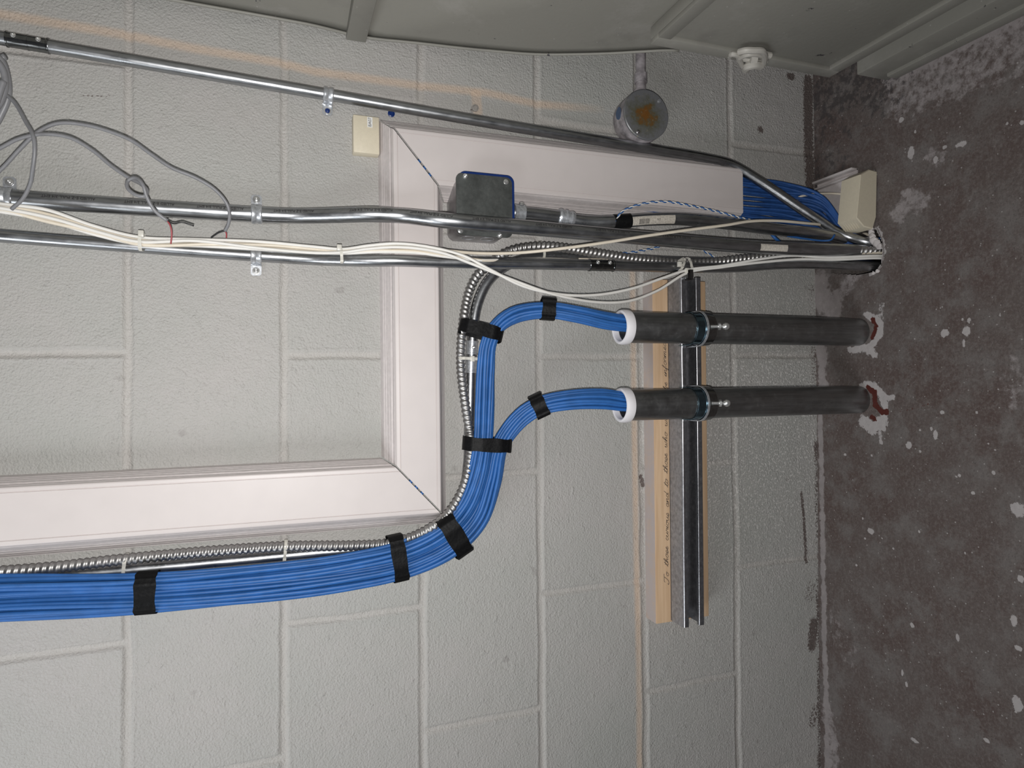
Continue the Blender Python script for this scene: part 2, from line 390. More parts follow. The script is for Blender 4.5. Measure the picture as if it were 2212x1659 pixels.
SPL = [(2042, 719, 9, 9), (2088, 715, 9, 11), (2094, 692, 5, 7), (2080, 690, 3, 3), (2082, 741, 3, 9), (2021, 939, 5, 10), (2012, 926, 3, 5), (1964, 962, 7, 9), (2036, 891, 5, 4), (1987, 929, 3, 3),
       (1988, 975, 3, 4), (2072, 1027, 4, 4), (2066, 1030, 3, 3), (2146, 1021, 5, 5), (2102, 1065, 5, 4), (2135, 958, 3, 3), (2199, 1100, 18, 16), (1903, 955, 4, 5), (1947, 259, 6, 6), (1977, 284, 3, 4),
       (1881, 1148, 7, 6), (1975, 1599, 9, 4), (2130, 1599, 7, 5), (1949, 1454, 3, 9), (1958, 1479, 3, 6), (1970, 1350, 5, 5), (2190, 1340, 8, 12), (2200, 1400, 10, 6), (2068, 1377, 4, 8), (1864, 1120, 2, 3),
       (1825, 982, 3, 3), (1883, 984, 3, 3), (2060, 930, 2, 2), (2022, 702, 3, 2), (1976, 732, 2, 2), (2160, 680, 2, 4), (2157, 840, 3, 2), (2110, 891, 3, 3), (2150, 972, 3, 3), (2197, 1520, 12, 18), (2205, 1250, 8, 8),
       (1868, 1163, 3, 3), (1930, 1185, 3, 3), (1850, 1221, 3, 3), (1783, 1230, 2, 2), (2085, 1195, 3, 3), (1985, 1148, 3, 3), (1905, 1163, 2, 2), (2075, 312, 14, 7), (2040, 318, 5, 4), (1968, 330, 8, 14), (2020, 345, 6, 10), (2175, 267, 5, 4), (2207, 265, 5, 6)]
def floor_marks(x, y):
    wn = np.zeros(x.shape); rad = lambda px, py: None
    wob = (vnoise(x, y, 90, 21)-.5)*.7+(vnoise(x, y, 260, 22)-.5)*.4
    for px, py, a, b in SPL:
        c = FL(px, py); ex = abs(FL(px+a, py)[1]-c[1])*.85; ey = abs(FL(px, py+b)[0]-c[0])*.85
        m = (np.abs(x-c[0]) < ey*4) & (np.abs(y-c[1]) < ex*4)
        r = np.hypot((x[m]-c[0])/ey, (y[m]-c[1])/ex)+wob[m]*.6; wn[m] = np.maximum(wn[m], np.clip(1.6-r, 0, 1))
    def band(pts, r, s, w=.9): return s*np.clip(1.6-seg_dist(x, y, FP(pts))/r+wob*w, 0, 1)
    # plaster around the two sleeves and the slab hole
    wn = np.maximum(wn, band([(1872, 680), (1893, 690), (1901, 700), (1900, 722), (1890, 738), (1878, 750), (1835, 755)], .006, .9))
    wn = np.maximum(wn, band([(1872, 752), (1890, 768)], .007, .8)); wn = np.maximum(wn, band([(1905, 660), (1902, 690)], .006, .5))
    wn = np.maximum(wn, band([(1862, 833), (1885, 832), (1905, 850), (1912, 880)], .007, .85)); wn = np.maximum(wn, band([(1905, 860), (1930, 858)], .005, .8))
    wn = np.maximum(wn, band([(1866, 912), (1885, 922), (1906, 912)], .013, .85)); wn = np.maximum(wn, band([(1900, 935), (1903, 955)], .004, .6))
    wn = np.maximum(wn, band([(1880, 592), (1900, 575), (1908, 545), (1903, 510), (1893, 492)], .005, .62))
    gr = np.zeros(x.shape)
    gr = np.maximum(gr, band([(1766, 610), (1770, 640), (1800, 660)], .026, .85)); gr = np.maximum(gr, band([(1770, 700), (1775, 800), (1778, 830)], .012, .85))
    gr = np.maximum(gr, band([(1770, 840), (1774, 1000), (1778, 1200), (1783, 1450), (1787, 1659), (1790, 2000)], .0065, .8))
    gr = np.maximum(gr, band([(1787, 1540), (1800, 1659)], .018, .6)); gr = np.maximum(gr, band([(1800, 1340), (1840, 1420)], .03, .33))
    gr = np.maximum(gr, band([(1925, 170), (2000, 125), (2212, 20)], .02, .75)); gr = np.maximum(gr, band([(1960, 200), (2100, 140), (2212, 90)], .045, .52))
    gr = np.maximum(gr, band([(1940, 460), (1960, 430), (1990, 435)], .018, .6)); gr = np.maximum(gr, band([(2010, 330), (2030, 345)], .012, .5))
    gr = np.maximum(gr, band([(1850, 585), (1830, 615), (1810, 640)], .015, .6)); gr = np.maximum(gr, band([(2205, 780), (2200, 860)], .02, .4))
    gr = np.maximum(gr, .28*np.clip((.03-(-y-.0))/.03, 0, 1))
    rd = band([(1886, 690), (1893, 705), (1885, 730)], .004, .72, 1.2); rd = np.maximum(rd, band([(1875, 838), (1888, 848), (1890, 875), (1905, 888), (1916, 889)], .005, .95, 1.))
    rd = np.maximum(rd, band([(1884, 903), (1889, 906)], .005, .8)); rd = np.maximum(rd, band([(1916, 890), (1950, 889), (1985, 880), (2020, 868)], .0018, .45, 1.2))
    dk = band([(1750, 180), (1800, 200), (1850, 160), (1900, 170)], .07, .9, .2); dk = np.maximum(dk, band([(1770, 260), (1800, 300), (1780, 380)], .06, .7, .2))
    return np.stack([wn, gr, rd, dk], 1)
floor = grid_obj('floor', XA, axis(-1.5, -.62, .0, .02, .0018, .01), lambda x, y: np.stack([x, y, (vnoise(x, y, 4, 31)-.5)*.002+(vnoise(x, y, 26, 32)-.5)*.0008], 1), M['floor'], floor_marks,
                 keep=lambda x, y: ~in_poly(x, y, HOLE))
# rough sides and bottom of the hole broken through the slab
pit = MB(); hp = [V3(x, y, .0) for x, y in HOLE]; n_ = len(hp); c_ = sum(hp)/n_
rings = []
for k, zz in enumerate((.001, -.02, -.05, -.09, -.15)):
    rings.append([c_+(p-c_)*(1.03+.05*random.random()-(.0 if k else -.02))+V3(0, 0, zz) for p in hp])
pit.add(sum(rings, []), [(i*n_+j, i*n_+(j+1) % n_, (i+1)*n_+(j+1) % n_, (i+1)*n_+j) for i in range(4) for j in range(n_)]+[tuple(4*n_+j for j in range(n_))])
pm = mk('floor_hole_lining', pit.v, pit.f, simple('broken_concrete', (.16, .14, .13), .8, bump=.003, bscale=90), floor, smooth=False)
# white plaster crumbs left standing on the hole's rim
crumb = MB()
for (px, py, s) in [(1884, 502, .010), (1887, 512, .012), (1890, 520, .013), (1896, 526, .012), (1902, 532, .010), (1883, 494, .008), (1897, 586, .006), (1888, 590, .006)]:
    p = FL(px, py)+V3(0, 0, s*.25); bm = bmesh.new(); bmesh.ops.create_icosphere(bm, subdivisions=2, radius=s*.62)
    for v in bm.verts: v.co *= .8+.4*random.random(); v.co.z *= .7
    crumb.add([p+np.array(v.co) for v in bm.verts], [[v.index for v in f.verts] for f in bm.faces]); bm.free()
crumb.build('plaster_rim', simple('plaster', (.60, .56, .55), .8, var=.15), floor, label='white plaster crumbs')

# ---------------------------------------------------------------- duct and cabinet on the real right (top of the photo)
X0 = .495
edge_px = [(-400, -140), (357, 0), (550, 34), (700, 61), (747, 76), (790, 85), (900, 95), (1000, 107), (1160, 121), (1300, 119), (1400, 113), (1500, 108), (1560, 112)]
ed = [AX(px, py, X0) for px, py in edge_px]; ey = np.array([min(p[1], -.004) for p in ed]); ez = np.array([p[2] for p in ed])
duct = empty('ventilation_duct', (X0+.1, -.4, .9), 'large grey painted sheet metal duct along top edge of photo, with a raised seam', 'duct')
exs = np.array([X0 if p[1] < -.004 else W(px, py, .004)[0] for p, (px, py) in zip(ed, edge_px)])
ez = np.array([p[2] if p[1] < -.004 else W(px, py, .004)[2] for p, (px, py) in zip(ed, edge_px)])
zs = np.linspace(1.75, .40, 130); ye = np.interp(-zs, -ez, ey); xe = np.interp(-zs, -ez, exs)
ye = np.convolve(np.r_[[ye[0]]*3, ye, [ye[-1]]*3], np.ones(7)/7, 'valid'); xe = np.convolve(np.r_[[xe[0]]*3, xe, [xe[-1]]*3], np.ones(7)/7, 'valid')+.0; us = np.linspace(0, 1, 60)
cr0, cr1 = AX(790, 86, X0), AX(1215, -8, X0)     # cross-break crease of the lower panel
cr2, cr3 = AX(700, 58, X0), AX(560, -20, X0)
v = []; f = []
def fold(y, z):
    return fold2(y, z)*.83
def fold2(y, z):
    h = 0.
    if z < cr0[2]:
        t = (z-cr0[2])/(cr1[2]-cr0[2]); yc = cr0[1]+t*(cr1[1]-cr0[1]); h = .17*max(0, yc-y)
    else:
        t = (z-cr2[2])/(cr3[2]-cr2[2]); yc = cr2[1]+t*(cr3[1]-cr2[1]); h = .10*max(0, yc-y)
    return h
for i, z in enumerate(zs):
    for j, u in enumerate(us):
        y = ye[i]+(-1.1-ye[i])*u; v.append((xe[i]+.004+(fold(y, z)-fold(ye[i], z))*1.2, y, z))
nb_ = len(us); f = [(i*nb_+j, i*nb_+j+1, (i+1)*nb_+j+1, (i+1)*nb_+j) for i in range(len(zs)-1) for j in range(nb_-1)]
bs = len(v); b2 = []
for i, z in enumerate(zs): v.append((xe[i]+.006, ye[i]+.0005, z)); v.append((1.0, ye[i]+.0005, z))
for i in range(len(zs)-1): f.append((bs+2*i, bs+2*i+1, bs+2*i+3, bs+2*i+2)); f.append((i*nb_, (i+1)*nb_, bs+2*i+2, bs+2*i))
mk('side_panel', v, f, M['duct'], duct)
lip = np.stack([xe+.002, ye, zs], 1)
tube('edge_hem', lip, .0024, M['duct'], duct, 8)
a0, a1 = AX(747, 78, X0), AX(790, 86, X0)
sm = MB(); sm.box(((X0+.005), (a0[1]-1.1)/2, (a0[2]+a1[2])/2), (1, 0, 0), (0, 1, 0), (0, 0, 1), .011, (1.1+a0[1])/2, abs(a0[2]-a1[2])/2, .0015)
sm.build('seam_strip', M['duct'], duct)
# the cabinet under it with its access door
cab = empty('equipment_cabinet', (.7, -.5, 0), 'grey painted metal cabinet with access door in top right corner above the floor', 'cabinet')
D0, D1 = AX(1784, 166, X0-.02), AX(1410, 85, X0-.02)
yA = (D0[1]+D1[1])/2; zb, zt = D0[2], D1[2]; XD = X0-.02
cb = MB(); cb.box((.76, (yA-.04-1.0)/2, (zt+.06)/2+.03), (1, 0, 0), (0, 1, 0), (0, 0, 1), .245, (1.0+yA-.04)/2, (zt-.06)/2+.02); cb.build('cabinet_body', M['duct'], cab, smooth=False)
dr = MB(); dr.box((XD+.012, (yA-1.02)/2, (zb+zt)/2), (1, 0, 0), (0, 1, 0), (0, 0, 1), .010, (1.02+yA)/2, (zt-zb)/2, .002)
door = dr.build('access_door', M['duct'], cab)
fr = MB(); wd = .011; Ld = (1.02+yA)/2
for (cy, cz, hy, hz) in ((yA-wd, (zb+zt)/2, wd, (zt-zb)/2), ((yA-1.02)/2-wd, zb+wd, Ld-wd, wd), ((yA-1.02)/2-wd, zt-wd, Ld-wd, wd)):
    fr.box((XD-.001, cy, cz), (1, 0, 0), (0, 1, 0), (0, 0, 1), .004, hy, hz, .0015)
fr.build('door_rim', M['duct'], door)
# cast latch, thickly painted
lt = MB(); lm = simple('latch_paint', (.46, .44, .40), .5, var=.05)
def LP(px, py, dx=0.): return AX(px, py, XD-dx)
def chain(pts, r): lt.tube(smooth_path([LP(*p) for p in pts], step=.002), r, 10)
chain([(1577, 122, .004), (1582, 117, .008), (1592, 119, .008), (1598, 131, .008), (1605, 143, .008), (1612, 147, .01)], .0042)
chain([(1611, 150, .010), (1616, 143, .013), (1628, 140, .013), (1643, 142, .010)], .0068)
chain([(1597, 112, .012), (1610, 109, .014), (1628, 109, .014), (1645, 110, .012), (1652, 122, .010), (1650, 138, .006)], .0052)
chain([(1599, 125, .010), (1615, 118, .014), (1630, 117, .013), (1645, 120, .01)], .004)
chain([(1655, 118, .006), (1664, 120, .006)], .005); chain([(1620, 128, .006), (1634, 128, .006)], .0075); chain([(1600, 124, .002), (1655, 132, .002)], .006)
lt.build('latch', lm, door, label='off-white cast latch')
pl = MB(); q0 = FL(1915, 168); pl.box((.74, (q0[1]-1.0)/2, .035), (1, 0, 0), (0, 1, 0), (0, 0, 1), .256, (1.0+q0[1])/2, .035, .003)
pl.box((.74, (q0[1]-1.0)/2-.02, .012), (1, 0, 0), (0, 1, 0), (0, 0, 1), .262, (1.0+q0[1])/2, .012, .003)
pl.build('plinth', M['duct'], cab)

# ---------------------------------------------------------------- raceway (three lengths, one moulded profile)
DR = .042
H0, H1 = .8747, .7715; h0, h1 = W(853, 620, DR)[2], W(948, 620, DR)[2]
R0, R1 = .372, .248; r0, r1 = .3465, .2645
L0, L1 = -.163, -.273; l0, l1 = W(400, 1033, DR)[0], W(400, 1150, DR)[0]
def profile(b0, f0, f1, b1):
    """(width coordinate, depth) from one wall edge over the face to the other, with side ribs, rolled edges and score lines"""
    o = [(b0, 0.), (b0+(f0-b0)*.10, .006)]
    for k in range(5):
        t = .16+k*.135; p = lambda t, e: (b0+(f0-b0)*t+e*np.sign(b0-f0), .006+(DR-.010)*((t-.1)/.9))
        o += [p(t, .0007), p(t+.10, .0007), p(t+.105, -.0008), p(t+.13, -.0008)]
    o += [(f0+(b0-f0)*.06, DR-.004), (f0, DR-.0008), (f0+(f1-f0)*.02, DR), (f0+(f1-f0)*.075, DR+.0003), (f0+(f1-f0)*.08, DR-.0012), (f0+(f1-f0)*.092, DR-.0012), (f0+(f1-f0)*.097, DR)]
    o += [(f0+(f1-f0)*.903, DR), (f0+(f1-f0)*.908, DR-.0008), (f0+(f1-f0)*.915, DR-.0008), (f0+(f1-f0)*.92, DR+.0003), (f0+(f1-f0)*.98, DR), (f1, DR-.0008), (f1+(b1-f1)*.08, DR-.004)]
    for k in range(5):
        t = .24+(4-k)*.135; t = 1-.9*t if False else t
        q = lambda t: (b1+(f1-b1)*t+.0007*np.sign(b1-f1), .006+(DR-.010)*max(0, (t-.1)/.9))
        o += [q(t), q(t-.10), (q(t-.105)[0]-.0015*np.sign(b1-f1), q(t-.105)[1]), (q(t-.13)[0]-.0015*np.sign(b1-f1), q(t-.13)[1])]
    o += [(b1+(f1-b1)*.06, .006), (b1, 0.)]
    return o
pH, pR, pL = profile(H0, h0, h1, H1), profile(R0, r0, r1, R1), profile(L0, l0, l1, L1)
def raceway(A, B, label, face_range=(0, 999)):
    """A,B lists of 3-D profile points at both ends"""
    n = len(A); rt = empty('raceway', (np.array(A[0])+np.array(B[0]))/2, label, 'raceway', 'lengths of pale plastic raceway')
    return rt, n
def strip(A, B, i0, i1, thick=.0018):
    A = np.array(A)[i0:i1]; B = np.array(B)[i0:i1]; n = len(A)
    C = A.mean(0); C2 = B.mean(0)
    def inner(P):
        Q = P.copy(); c = P.mean(0); c[1] = 0
        Q[:, 1] = np.minimum(Q[:, 1]+thick, -.0001); w = (c-P); w[:, 1] = 0; nn = np.linalg.norm(w, axis=1)[:, None]+1e-9; Q += w/nn*np.minimum(thick, nn)
        return Q
    V = np.vstack([A, B, inner(A), inner(B)]); f = [(i, i+1, n+i+1, n+i) for i in range(n-1)]+[(2*n+i, 3*n+i, 3*n+i+1, 2*n+i+1) for i in range(n-1)]
    f += [(i, 2*n+i, 2*n+i+1, i+1) for i in range(n-1)]+[(n+i, n+i+1, 3*n+i+1, 3*n+i) for i in range(n-1)]+[(0, n, 3*n, 2*n), (n-1, 3*n-1, 4*n-1, 2*n-1)]
    return V, f
NB = len(pH); i_f0 = 2+20; i_f1 = NB-2-20     # face part of the profile
g = .0019
def end(pa, pb, ga=0., gb=0.): return [(a[0]+ga, -a[1], b[0]+gb) for a, b in zip(pa, pb)]
zTop, zCov, zBot = 2.05, W(1605, 430, DR)[2], .012
pieces = [
    ('pale raceway length standing upright in the photo between the two mitred corners', end(pL, pH, g, -g*0), end(pR, pH, -g*1.2)),
    ('upper pale raceway length, behind the grey box, its cover ending short of the floor', end(pR, pH, 0, -g*1.2), [(a[0], -a[1], zCov) for a in pR]),
    ('lower pale raceway length, leaving the left edge just above the blue cable bundle', [(a[0], -a[1], zTop) for a in pL], end(pL, pH, 0, g))]
for lab, A, B in pieces:
    rt = empty('raceway', tuple((np.array(A[0])+np.array(B[0]))/2), lab, 'raceway')
    v, f = strip(A, B, i_f0, i_f1); o = mk('cover', v, f, M['pvc'], rt, smooth=False)
    A2, B2 = list(A), list(B)
    if 'down to the floor' in lab: B2 = [(a[0], -a[1]*1, zBot) for a in pR]
    if 'down to the floor' in lab:
        for (s0, s1) in ((0, i_f0+1), (i_f1-1, NB)):
            v, f = strip(A2, B, s0, s1, .0016); mk('side_wall', v, f, M['pvcdirt'], rt, smooth=False)
        # the open lower stretch: back plate with low side flanges
        ch = MB(); z0, z1 = zBot, zCov
        for xa, xb, dd in ((R0-.002, R0-.006, .016), (R0-.011, R0-.0145, .012), (R1+.006, R1+.002, .012)):
            ch.box(((xa+xb)/2, -dd/2, (z0+z1)/2), (1, 0, 0), (0, 1, 0), (0, 0, 1), abs(xa-xb)/2, dd/2, (z1-z0)/2, .0006)
        ch.box(((R0+R1)/2, -.0016, (z0+z1)/2), (1, 0, 0), (0, 1, 0), (0, 0, 1), (R0-R1)/2-.002, .0015, (z1-z0)/2)
        ch.build('base_channel', M['pvcdirt'], rt)
    else:
        for (s0, s1) in ((0, i_f0+1), (i_f1-1, NB)):
            v, f = strip(A, B, s0, s1, .0016); mk('side_wall', v, f, M['pvcdirt'], rt, smooth=False)
# short channel lying on the floor from the wall to the beige box
rl = MB(); ya, yb = -.012, -.108
for xc, hw, hh in ((.346, .0022, .008), (.334, .0015, .006), (.262, .0022, .006)): rl.box((xc, (ya+yb)/2, hh+.001), (1, 0, 0), (0, 1, 0), (0, 0, 1), hw, (ya-yb)/2, hh, .0006)
rl.box((.303, (ya+yb)/2, .0022), (1, 0, 0), (0, 1, 0), (0, 0, 1), .045, (ya-yb)/2, .0014)
rl.build('floor_channel', M['pvcdirt'], None, label='short open channel on the floor between the wall and the beige box', cat='channel')
# beige end box on the floor
front = [(1858, 377), (1876, 366), (1898, 371), (1891, 470), (1884, 495), (1865, 490), (1849, 471)]
FBd = .148; pf = [W(x, y, FBd) for x, y in front]
for p in pf: p[2] = max(p[2], .001)
bb = MB(); bk = [p*1. for p in pf]
cxy = sum(pf)/len(pf)
pb_ = [V3(p[0], -.107, p[2]) for p in pf]
pm_ = [V3(cxy[0]+(p[0]-cxy[0])*1.0, -FBd+.0, p[2]) for p in pf]
n = len(pf); inn = [cxy+(p-cxy)*.965 for p in pf]
for p in inn: p[1] = -FBd-.0015
bb.add(inn+pf+pb_, [tuple(range(n))]+[(i, (i+1) % n, n+(i+1) % n, n+i) for i in range(n)]+[(n+i, n+(i+1) % n, 2*n+(i+1) % n, 2*n+i) for i in range(n)]+[tuple(range(2*n, 3*n))[::-1]])
bx_ = empty('raceway_end_box', tuple(V3(cxy[0], -.115, 0)), 'beige plastic end box standing on the floor over the blue cables', 'box')
bb.build('box_shell', M['beige'], bx_)
rb = MB()
for k in range(7):
    y = -.110-k*.005; rb.tube([V3(pf[6][0]-.0003, y, pf[6][2]-.002), V3(pf[5][0]-.0003, y, pf[5][2]+.001)], .0008, 6)
rb.build('end_ribs', M['beige'], bx_)
# small beige device box with its label
dv = empty('device_box', tuple(W(790, 290)), 'small beige box on the wall with a white BA07 label, beside the raceway corner', 'box')
dd = .019; c4 = [W(763, 246, dd), W(820, 253, dd), W(820, 334, dd), W(763, 327, dd)]
xa = (c4[0][0]+c4[1][0])/2; xb = (c4[2][0]+c4[3][0])/2; za = (c4[0][2]+c4[3][2])/2; zb2 = (c4[1][2]+c4[2][2])/2
mb = MB(); mb.box(((xa+xb)/2, -dd/2+.0005, (za+zb2)/2), (1, 0, 0), (0, 1, 0), (0, 0, 1), (xa-xb)/2, dd/2, (za-zb2)/2, .0018); mb.build('box_shell', M['beige'], dv)
sl = W(799, 264, dd+.0004); lb = MB(); lb.box((sl[0], -dd-.0003, sl[2]), (1, 0, 0), (0, 1, 0), (0, 0, 1), .0078, .0003, .0039)
lbo = lb.build('paper_label', M['paper'], dv, smooth=False, label='white sticker reading BA07')
def text_geo(s, size, thick=.0001):
    cu = bpy.data.curves.new('t', 'FONT'); cu.body = s; cu.size = size; cu.align_x = 'CENTER'; cu.align_y = 'CENTER'; cu.extrude = 0; cu.resolution_u = 3
    o = bpy.data.objects.new('t', cu); COL.objects.link(o); bpy.context.view_layer.update()
    me = o.to_mesh(); v = np.array([tuple(x.co) for x in me.vertices]).reshape(-1, 3); f = [tuple(p.vertices) for p in me.polygons]
    o.to_mesh_clear(); bpy.data.objects.remove(o); bpy.data.curves.remove(cu); return v, f
tv, tf = text_geo('BA07', .0063)
mk('lettering', np.stack([sl[0]+tv[:, 0], np.full(len(tv), -dd-.0008), sl[2]+tv[:, 1]*1.05], 1), tf, M['ink'], lbo, smooth=False)

# ---------------------------------------------------------------- pipe pieces
def conduit(pts, r, label, name='conduit', mat='emt', extra=None, seg=18):
    P = smooth_path(pts, step=.006); root = empty(name, tuple(P[len(P)//2]), label, 'conduit')
    tube('pipe', P, r, M[mat], root, seg); return root, P
def at_px(P, px, py=None):
    """index of the path point seen at photo column px (nearest)"""
    d = P-CAM; z = d@_F; X = 1106+FPX*(d@IR)/z; Y = 829.5+FPX*(d@ID)/z
    e = np.abs(X-px) if py is None else np.hypot(X-px, Y-py); return int(np.argmin(e))
def sub(P, i, half):
    T = frames(P)[0][i]; return np.array([P[i]-T*half, P[i]+T*half]), T
def screw(parent, c, ax, r=.0036, h=.003, mat='chrome', name='screw', top=False, label=None, cat=None):
    m = MB(); ax = np.array(ax, float); ax /= np.linalg.norm(ax)
    m.lathe(c, ax, [(r*.45, 0), (r, .0002), (r, h*.45), (r*.75, h*.85), (r*.3, h), (r*.28, h*.55), (.0001, h*.55)], 14)
    return m.build(name, M[mat], parent, label=label, cat=cat)
def coupling(root, P, i, half, r, mat='zinc', rings=(-1, 1), screws=(), toward=None, name='coupling'):
    seg, T = sub(P, i, half); m = MB(); L = 2*half
    prof = [(r*.86, 0), (r*1.14, 0), (r*1.14, .0018), (r*1.06, .0026), (r*1.06, half-.001), (r*1.1, half-.0008), (r*1.1, half+.0008), (r*1.06, half+.001), (r*1.06, L-.0026), (r*1.14, L-.0018), (r*1.14, L), (r*.86, L)]
    m.lathe(seg[0], T, prof, 28); o = m.build(name, M[mat], root)
    out = np.array(toward if toward is not None else CAM-P[i]); out = out-T*(out@T); out /= np.linalg.norm(out)
    for s in screws: screw(o, P[i]+T*s+out*r*1.06, out, .0034, .0032)
    return o
def strap(px, py, d, r, P, side, label, head='chrome', hole_gap=.0125):
    """one-hole strap: a ribbed half loop over the pipe and a flat tab screwed to the wall"""
    i = at_px(P, px); c = P[i]; T = frames(P)[0][i]; T = T/np.linalg.norm(T); nrm = V3(0, -1, 0); v = np.cross(nrm, T); v /= np.linalg.norm(v)
    if v[0]*side < 0: v = -v
    root = empty('pipe_strap', tuple(V3(c[0], 0, c[2])), label, 'strap')
    hw = .0075; m = MB(); prof = []
    cs = [(-hw, 0), (-hw*.8, .0012), (-hw*.35, .0010), (0, -.0002), (hw*.35, .0010), (hw*.8, .0012), (hw, 0)]
    ang = np.linspace(math.pi*1.18, -.08, 22); V = []; F = []; dep = -c[1]
    path = [(math.cos(a)*(r+.0012), math.sin(a)*(r+.0012)) for a in ang]+[(r+.0022, -dep+.004), (r+.004, -dep+.0018), (r+.007, -dep+.0014)]
    for (a, b) in path:
        nn = np.array([a, b]); nn = nn/np.linalg.norm(nn) if b > -dep+.003 else np.array([0, 1.])
        for (t, h) in cs: V.append(c+T*t+v*(a+nn[0]*h)+nrm*(b+nn[1]*h))
    k = len(cs); off = len(V)
    for (a, b) in path:
        nn = np.array([a, b]); nn = nn/np.linalg.norm(nn) if b > -dep+.003 else np.array([0, 1.])
        for (t, h) in cs: V.append(c+T*t+v*(a+nn[0]*(h-.0011))+nrm*(b+nn[1]*(h-.0011)))
    for i2 in range(len(path)-1):
        for j in range(k-1): F += [(i2*k+j, i2*k+j+1, (i2+1)*k+j+1, (i2+1)*k+j), (off+i2*k+j, off+(i2+1)*k+j, off+(i2+1)*k+j+1, off+i2*k+j+1)]
        F += [(i2*k, (i2+1)*k, off+(i2+1)*k, off+i2*k), (i2*k+k-1, off+i2*k+k-1, off+(i2+1)*k+k-1, (i2+1)*k+k-1)]
    m.add(V, F)
    e0 = r+.005; e1 = r+hole_gap+.007; ch = .0028
    poly = [(-hw, e0), (hw, e0), (hw, e1-ch), (hw-ch, e1), (-hw+ch, e1), (-hw, e1-ch)]
    base = V3(c[0], 0, c[2])
    m.prism([base+T*a+v*b+nrm*.0022-T*(T@nrm)*a*0 for a, b in poly], nrm*.0014)
    for q in range(len(m.v)):
        p = m.v[q]; m.v[q] = (p[0], min(p[1], -.0012), p[2])
    m.build('loop_and_tab', M['zinc'], root)
    hc = base+v*(r+hole_gap)+nrm*.0036; mm = MB(); mm.lathe(hc, nrm, [(.0055, -.0004), (.0055, .0005), (.003, .0006)], 18); mm.build('washer', M['chrome'], root)
    screw(root, hc+nrm*.0004, nrm, .0038, .0034, head)
    return root

# ---- the top thin conduit
C1 = [W(-260, 35, .011), W(0, 82, .011), W(100, 99, .011), W(712, 205, .011), W(1100, 272, .016), W(1420, 324, .022), W(1520, 341, .026), W(1580, 356, .032), W(1640, 391, .045), W(1760, 471, .082), W(1830, 511, .105)]
e = FL(1884, 523); C1 += [V3(e[0], e[1]+.004, .0), V3(e[0]-.006, e[1]+.004, -.07)]
c1, P1 = conduit(C1, .009, 'thin bright conduit running slantwise along the top, bending down into the floor hole')
coupling(c1, P1, at_px(P1, 57), .024, .009, 'clamp', screws=(-.014, .014), toward=V3(.25, -1, .2))
strap(712, 205, .011, .009, P1, -1, 'shiny strap with blue screw head holding the top conduit', head='bluepaint', hole_gap=.013)
# ---- middle larger conduit
C2 = [W(-260, 405, .0135), W(0, 427, .0135), W(557, 463, .0135), W(640, 466, .0155), W(720, 465, .034), W(800, 463, .052), W(870, 466, .060), W(960, 476, .0855), W(1110, 489, .0885), W(1400, 515, .094), W(1620, 533, .104)]
e = FL(1892, 546); C2 += [V3(e[0]+.004, e[1]+.014, .0), V3(e[0]-.0, e[1]+.014, -.08)]
c2, P2 = conduit(C2, .0117, 'thick printed conduit passing over the raceway and the dark grey junction box', seg=24)
strap(557, 463, .0135, .0117, P2, 1, 'strap holding the thick printed conduit, its tab pointing up between two block joints')
strap(12, 428, .0135, .0117, P2, 1, 'strap at the left edge holding the thick printed conduit')
# ---- lower thin conduit with set screw coupling
C3 = [W(-260, 486, .011), W(0, 509, .011), W(552, 552, .011), W(680, 560, .018), W(780, 563, .043), W(850, 563, .0535), W(950, 566, .0545), W(1200, 571, .058), W(1400, 576, .062), W(1530, 578, .066), W(1600, 577, .074), W(1680, 571, .092), W(1760, 570, .105)]
e = FL(1893, 575); C3 += [V3(e[0]+.002, e[1]+.012, .0), V3(e[0], e[1]+.012, -.08)]
c3, P3 = conduit(C3, .009, 'lower thin conduit with white cables tied on it and a set screw coupling')
coupling(c3, P3, at_px(P3, 1299), .0225, .009, 'clamp', screws=(-.010, .012), toward=V3(.35, -1, .25))
strap(552, 552, .011, .009, P3, -1, 'shiny strap with tab below the white cables')
# ---- conduit from the junction box
C4 = [W(1105, 459, .034), W(1160, 463, .034), W(1215, 470, .034), W(1262, 478, .038), W(1330, 479, .046), W(1400, 474, .054), W(1470, 473, .062), W(1560, 481, .070), W(1680, 496, .082)]
e = FL(1870, 519); C4 += [W(1790, 510, .095), V3(e[0]+.0, e[1]+.024, .0), V3(e[0]-.0, e[1]+.024, -.08)]
c4_, P4 = conduit(C4, .0112, 'conduit leaving the grey junction box, with black tape and a worn white sticker', seg=22)
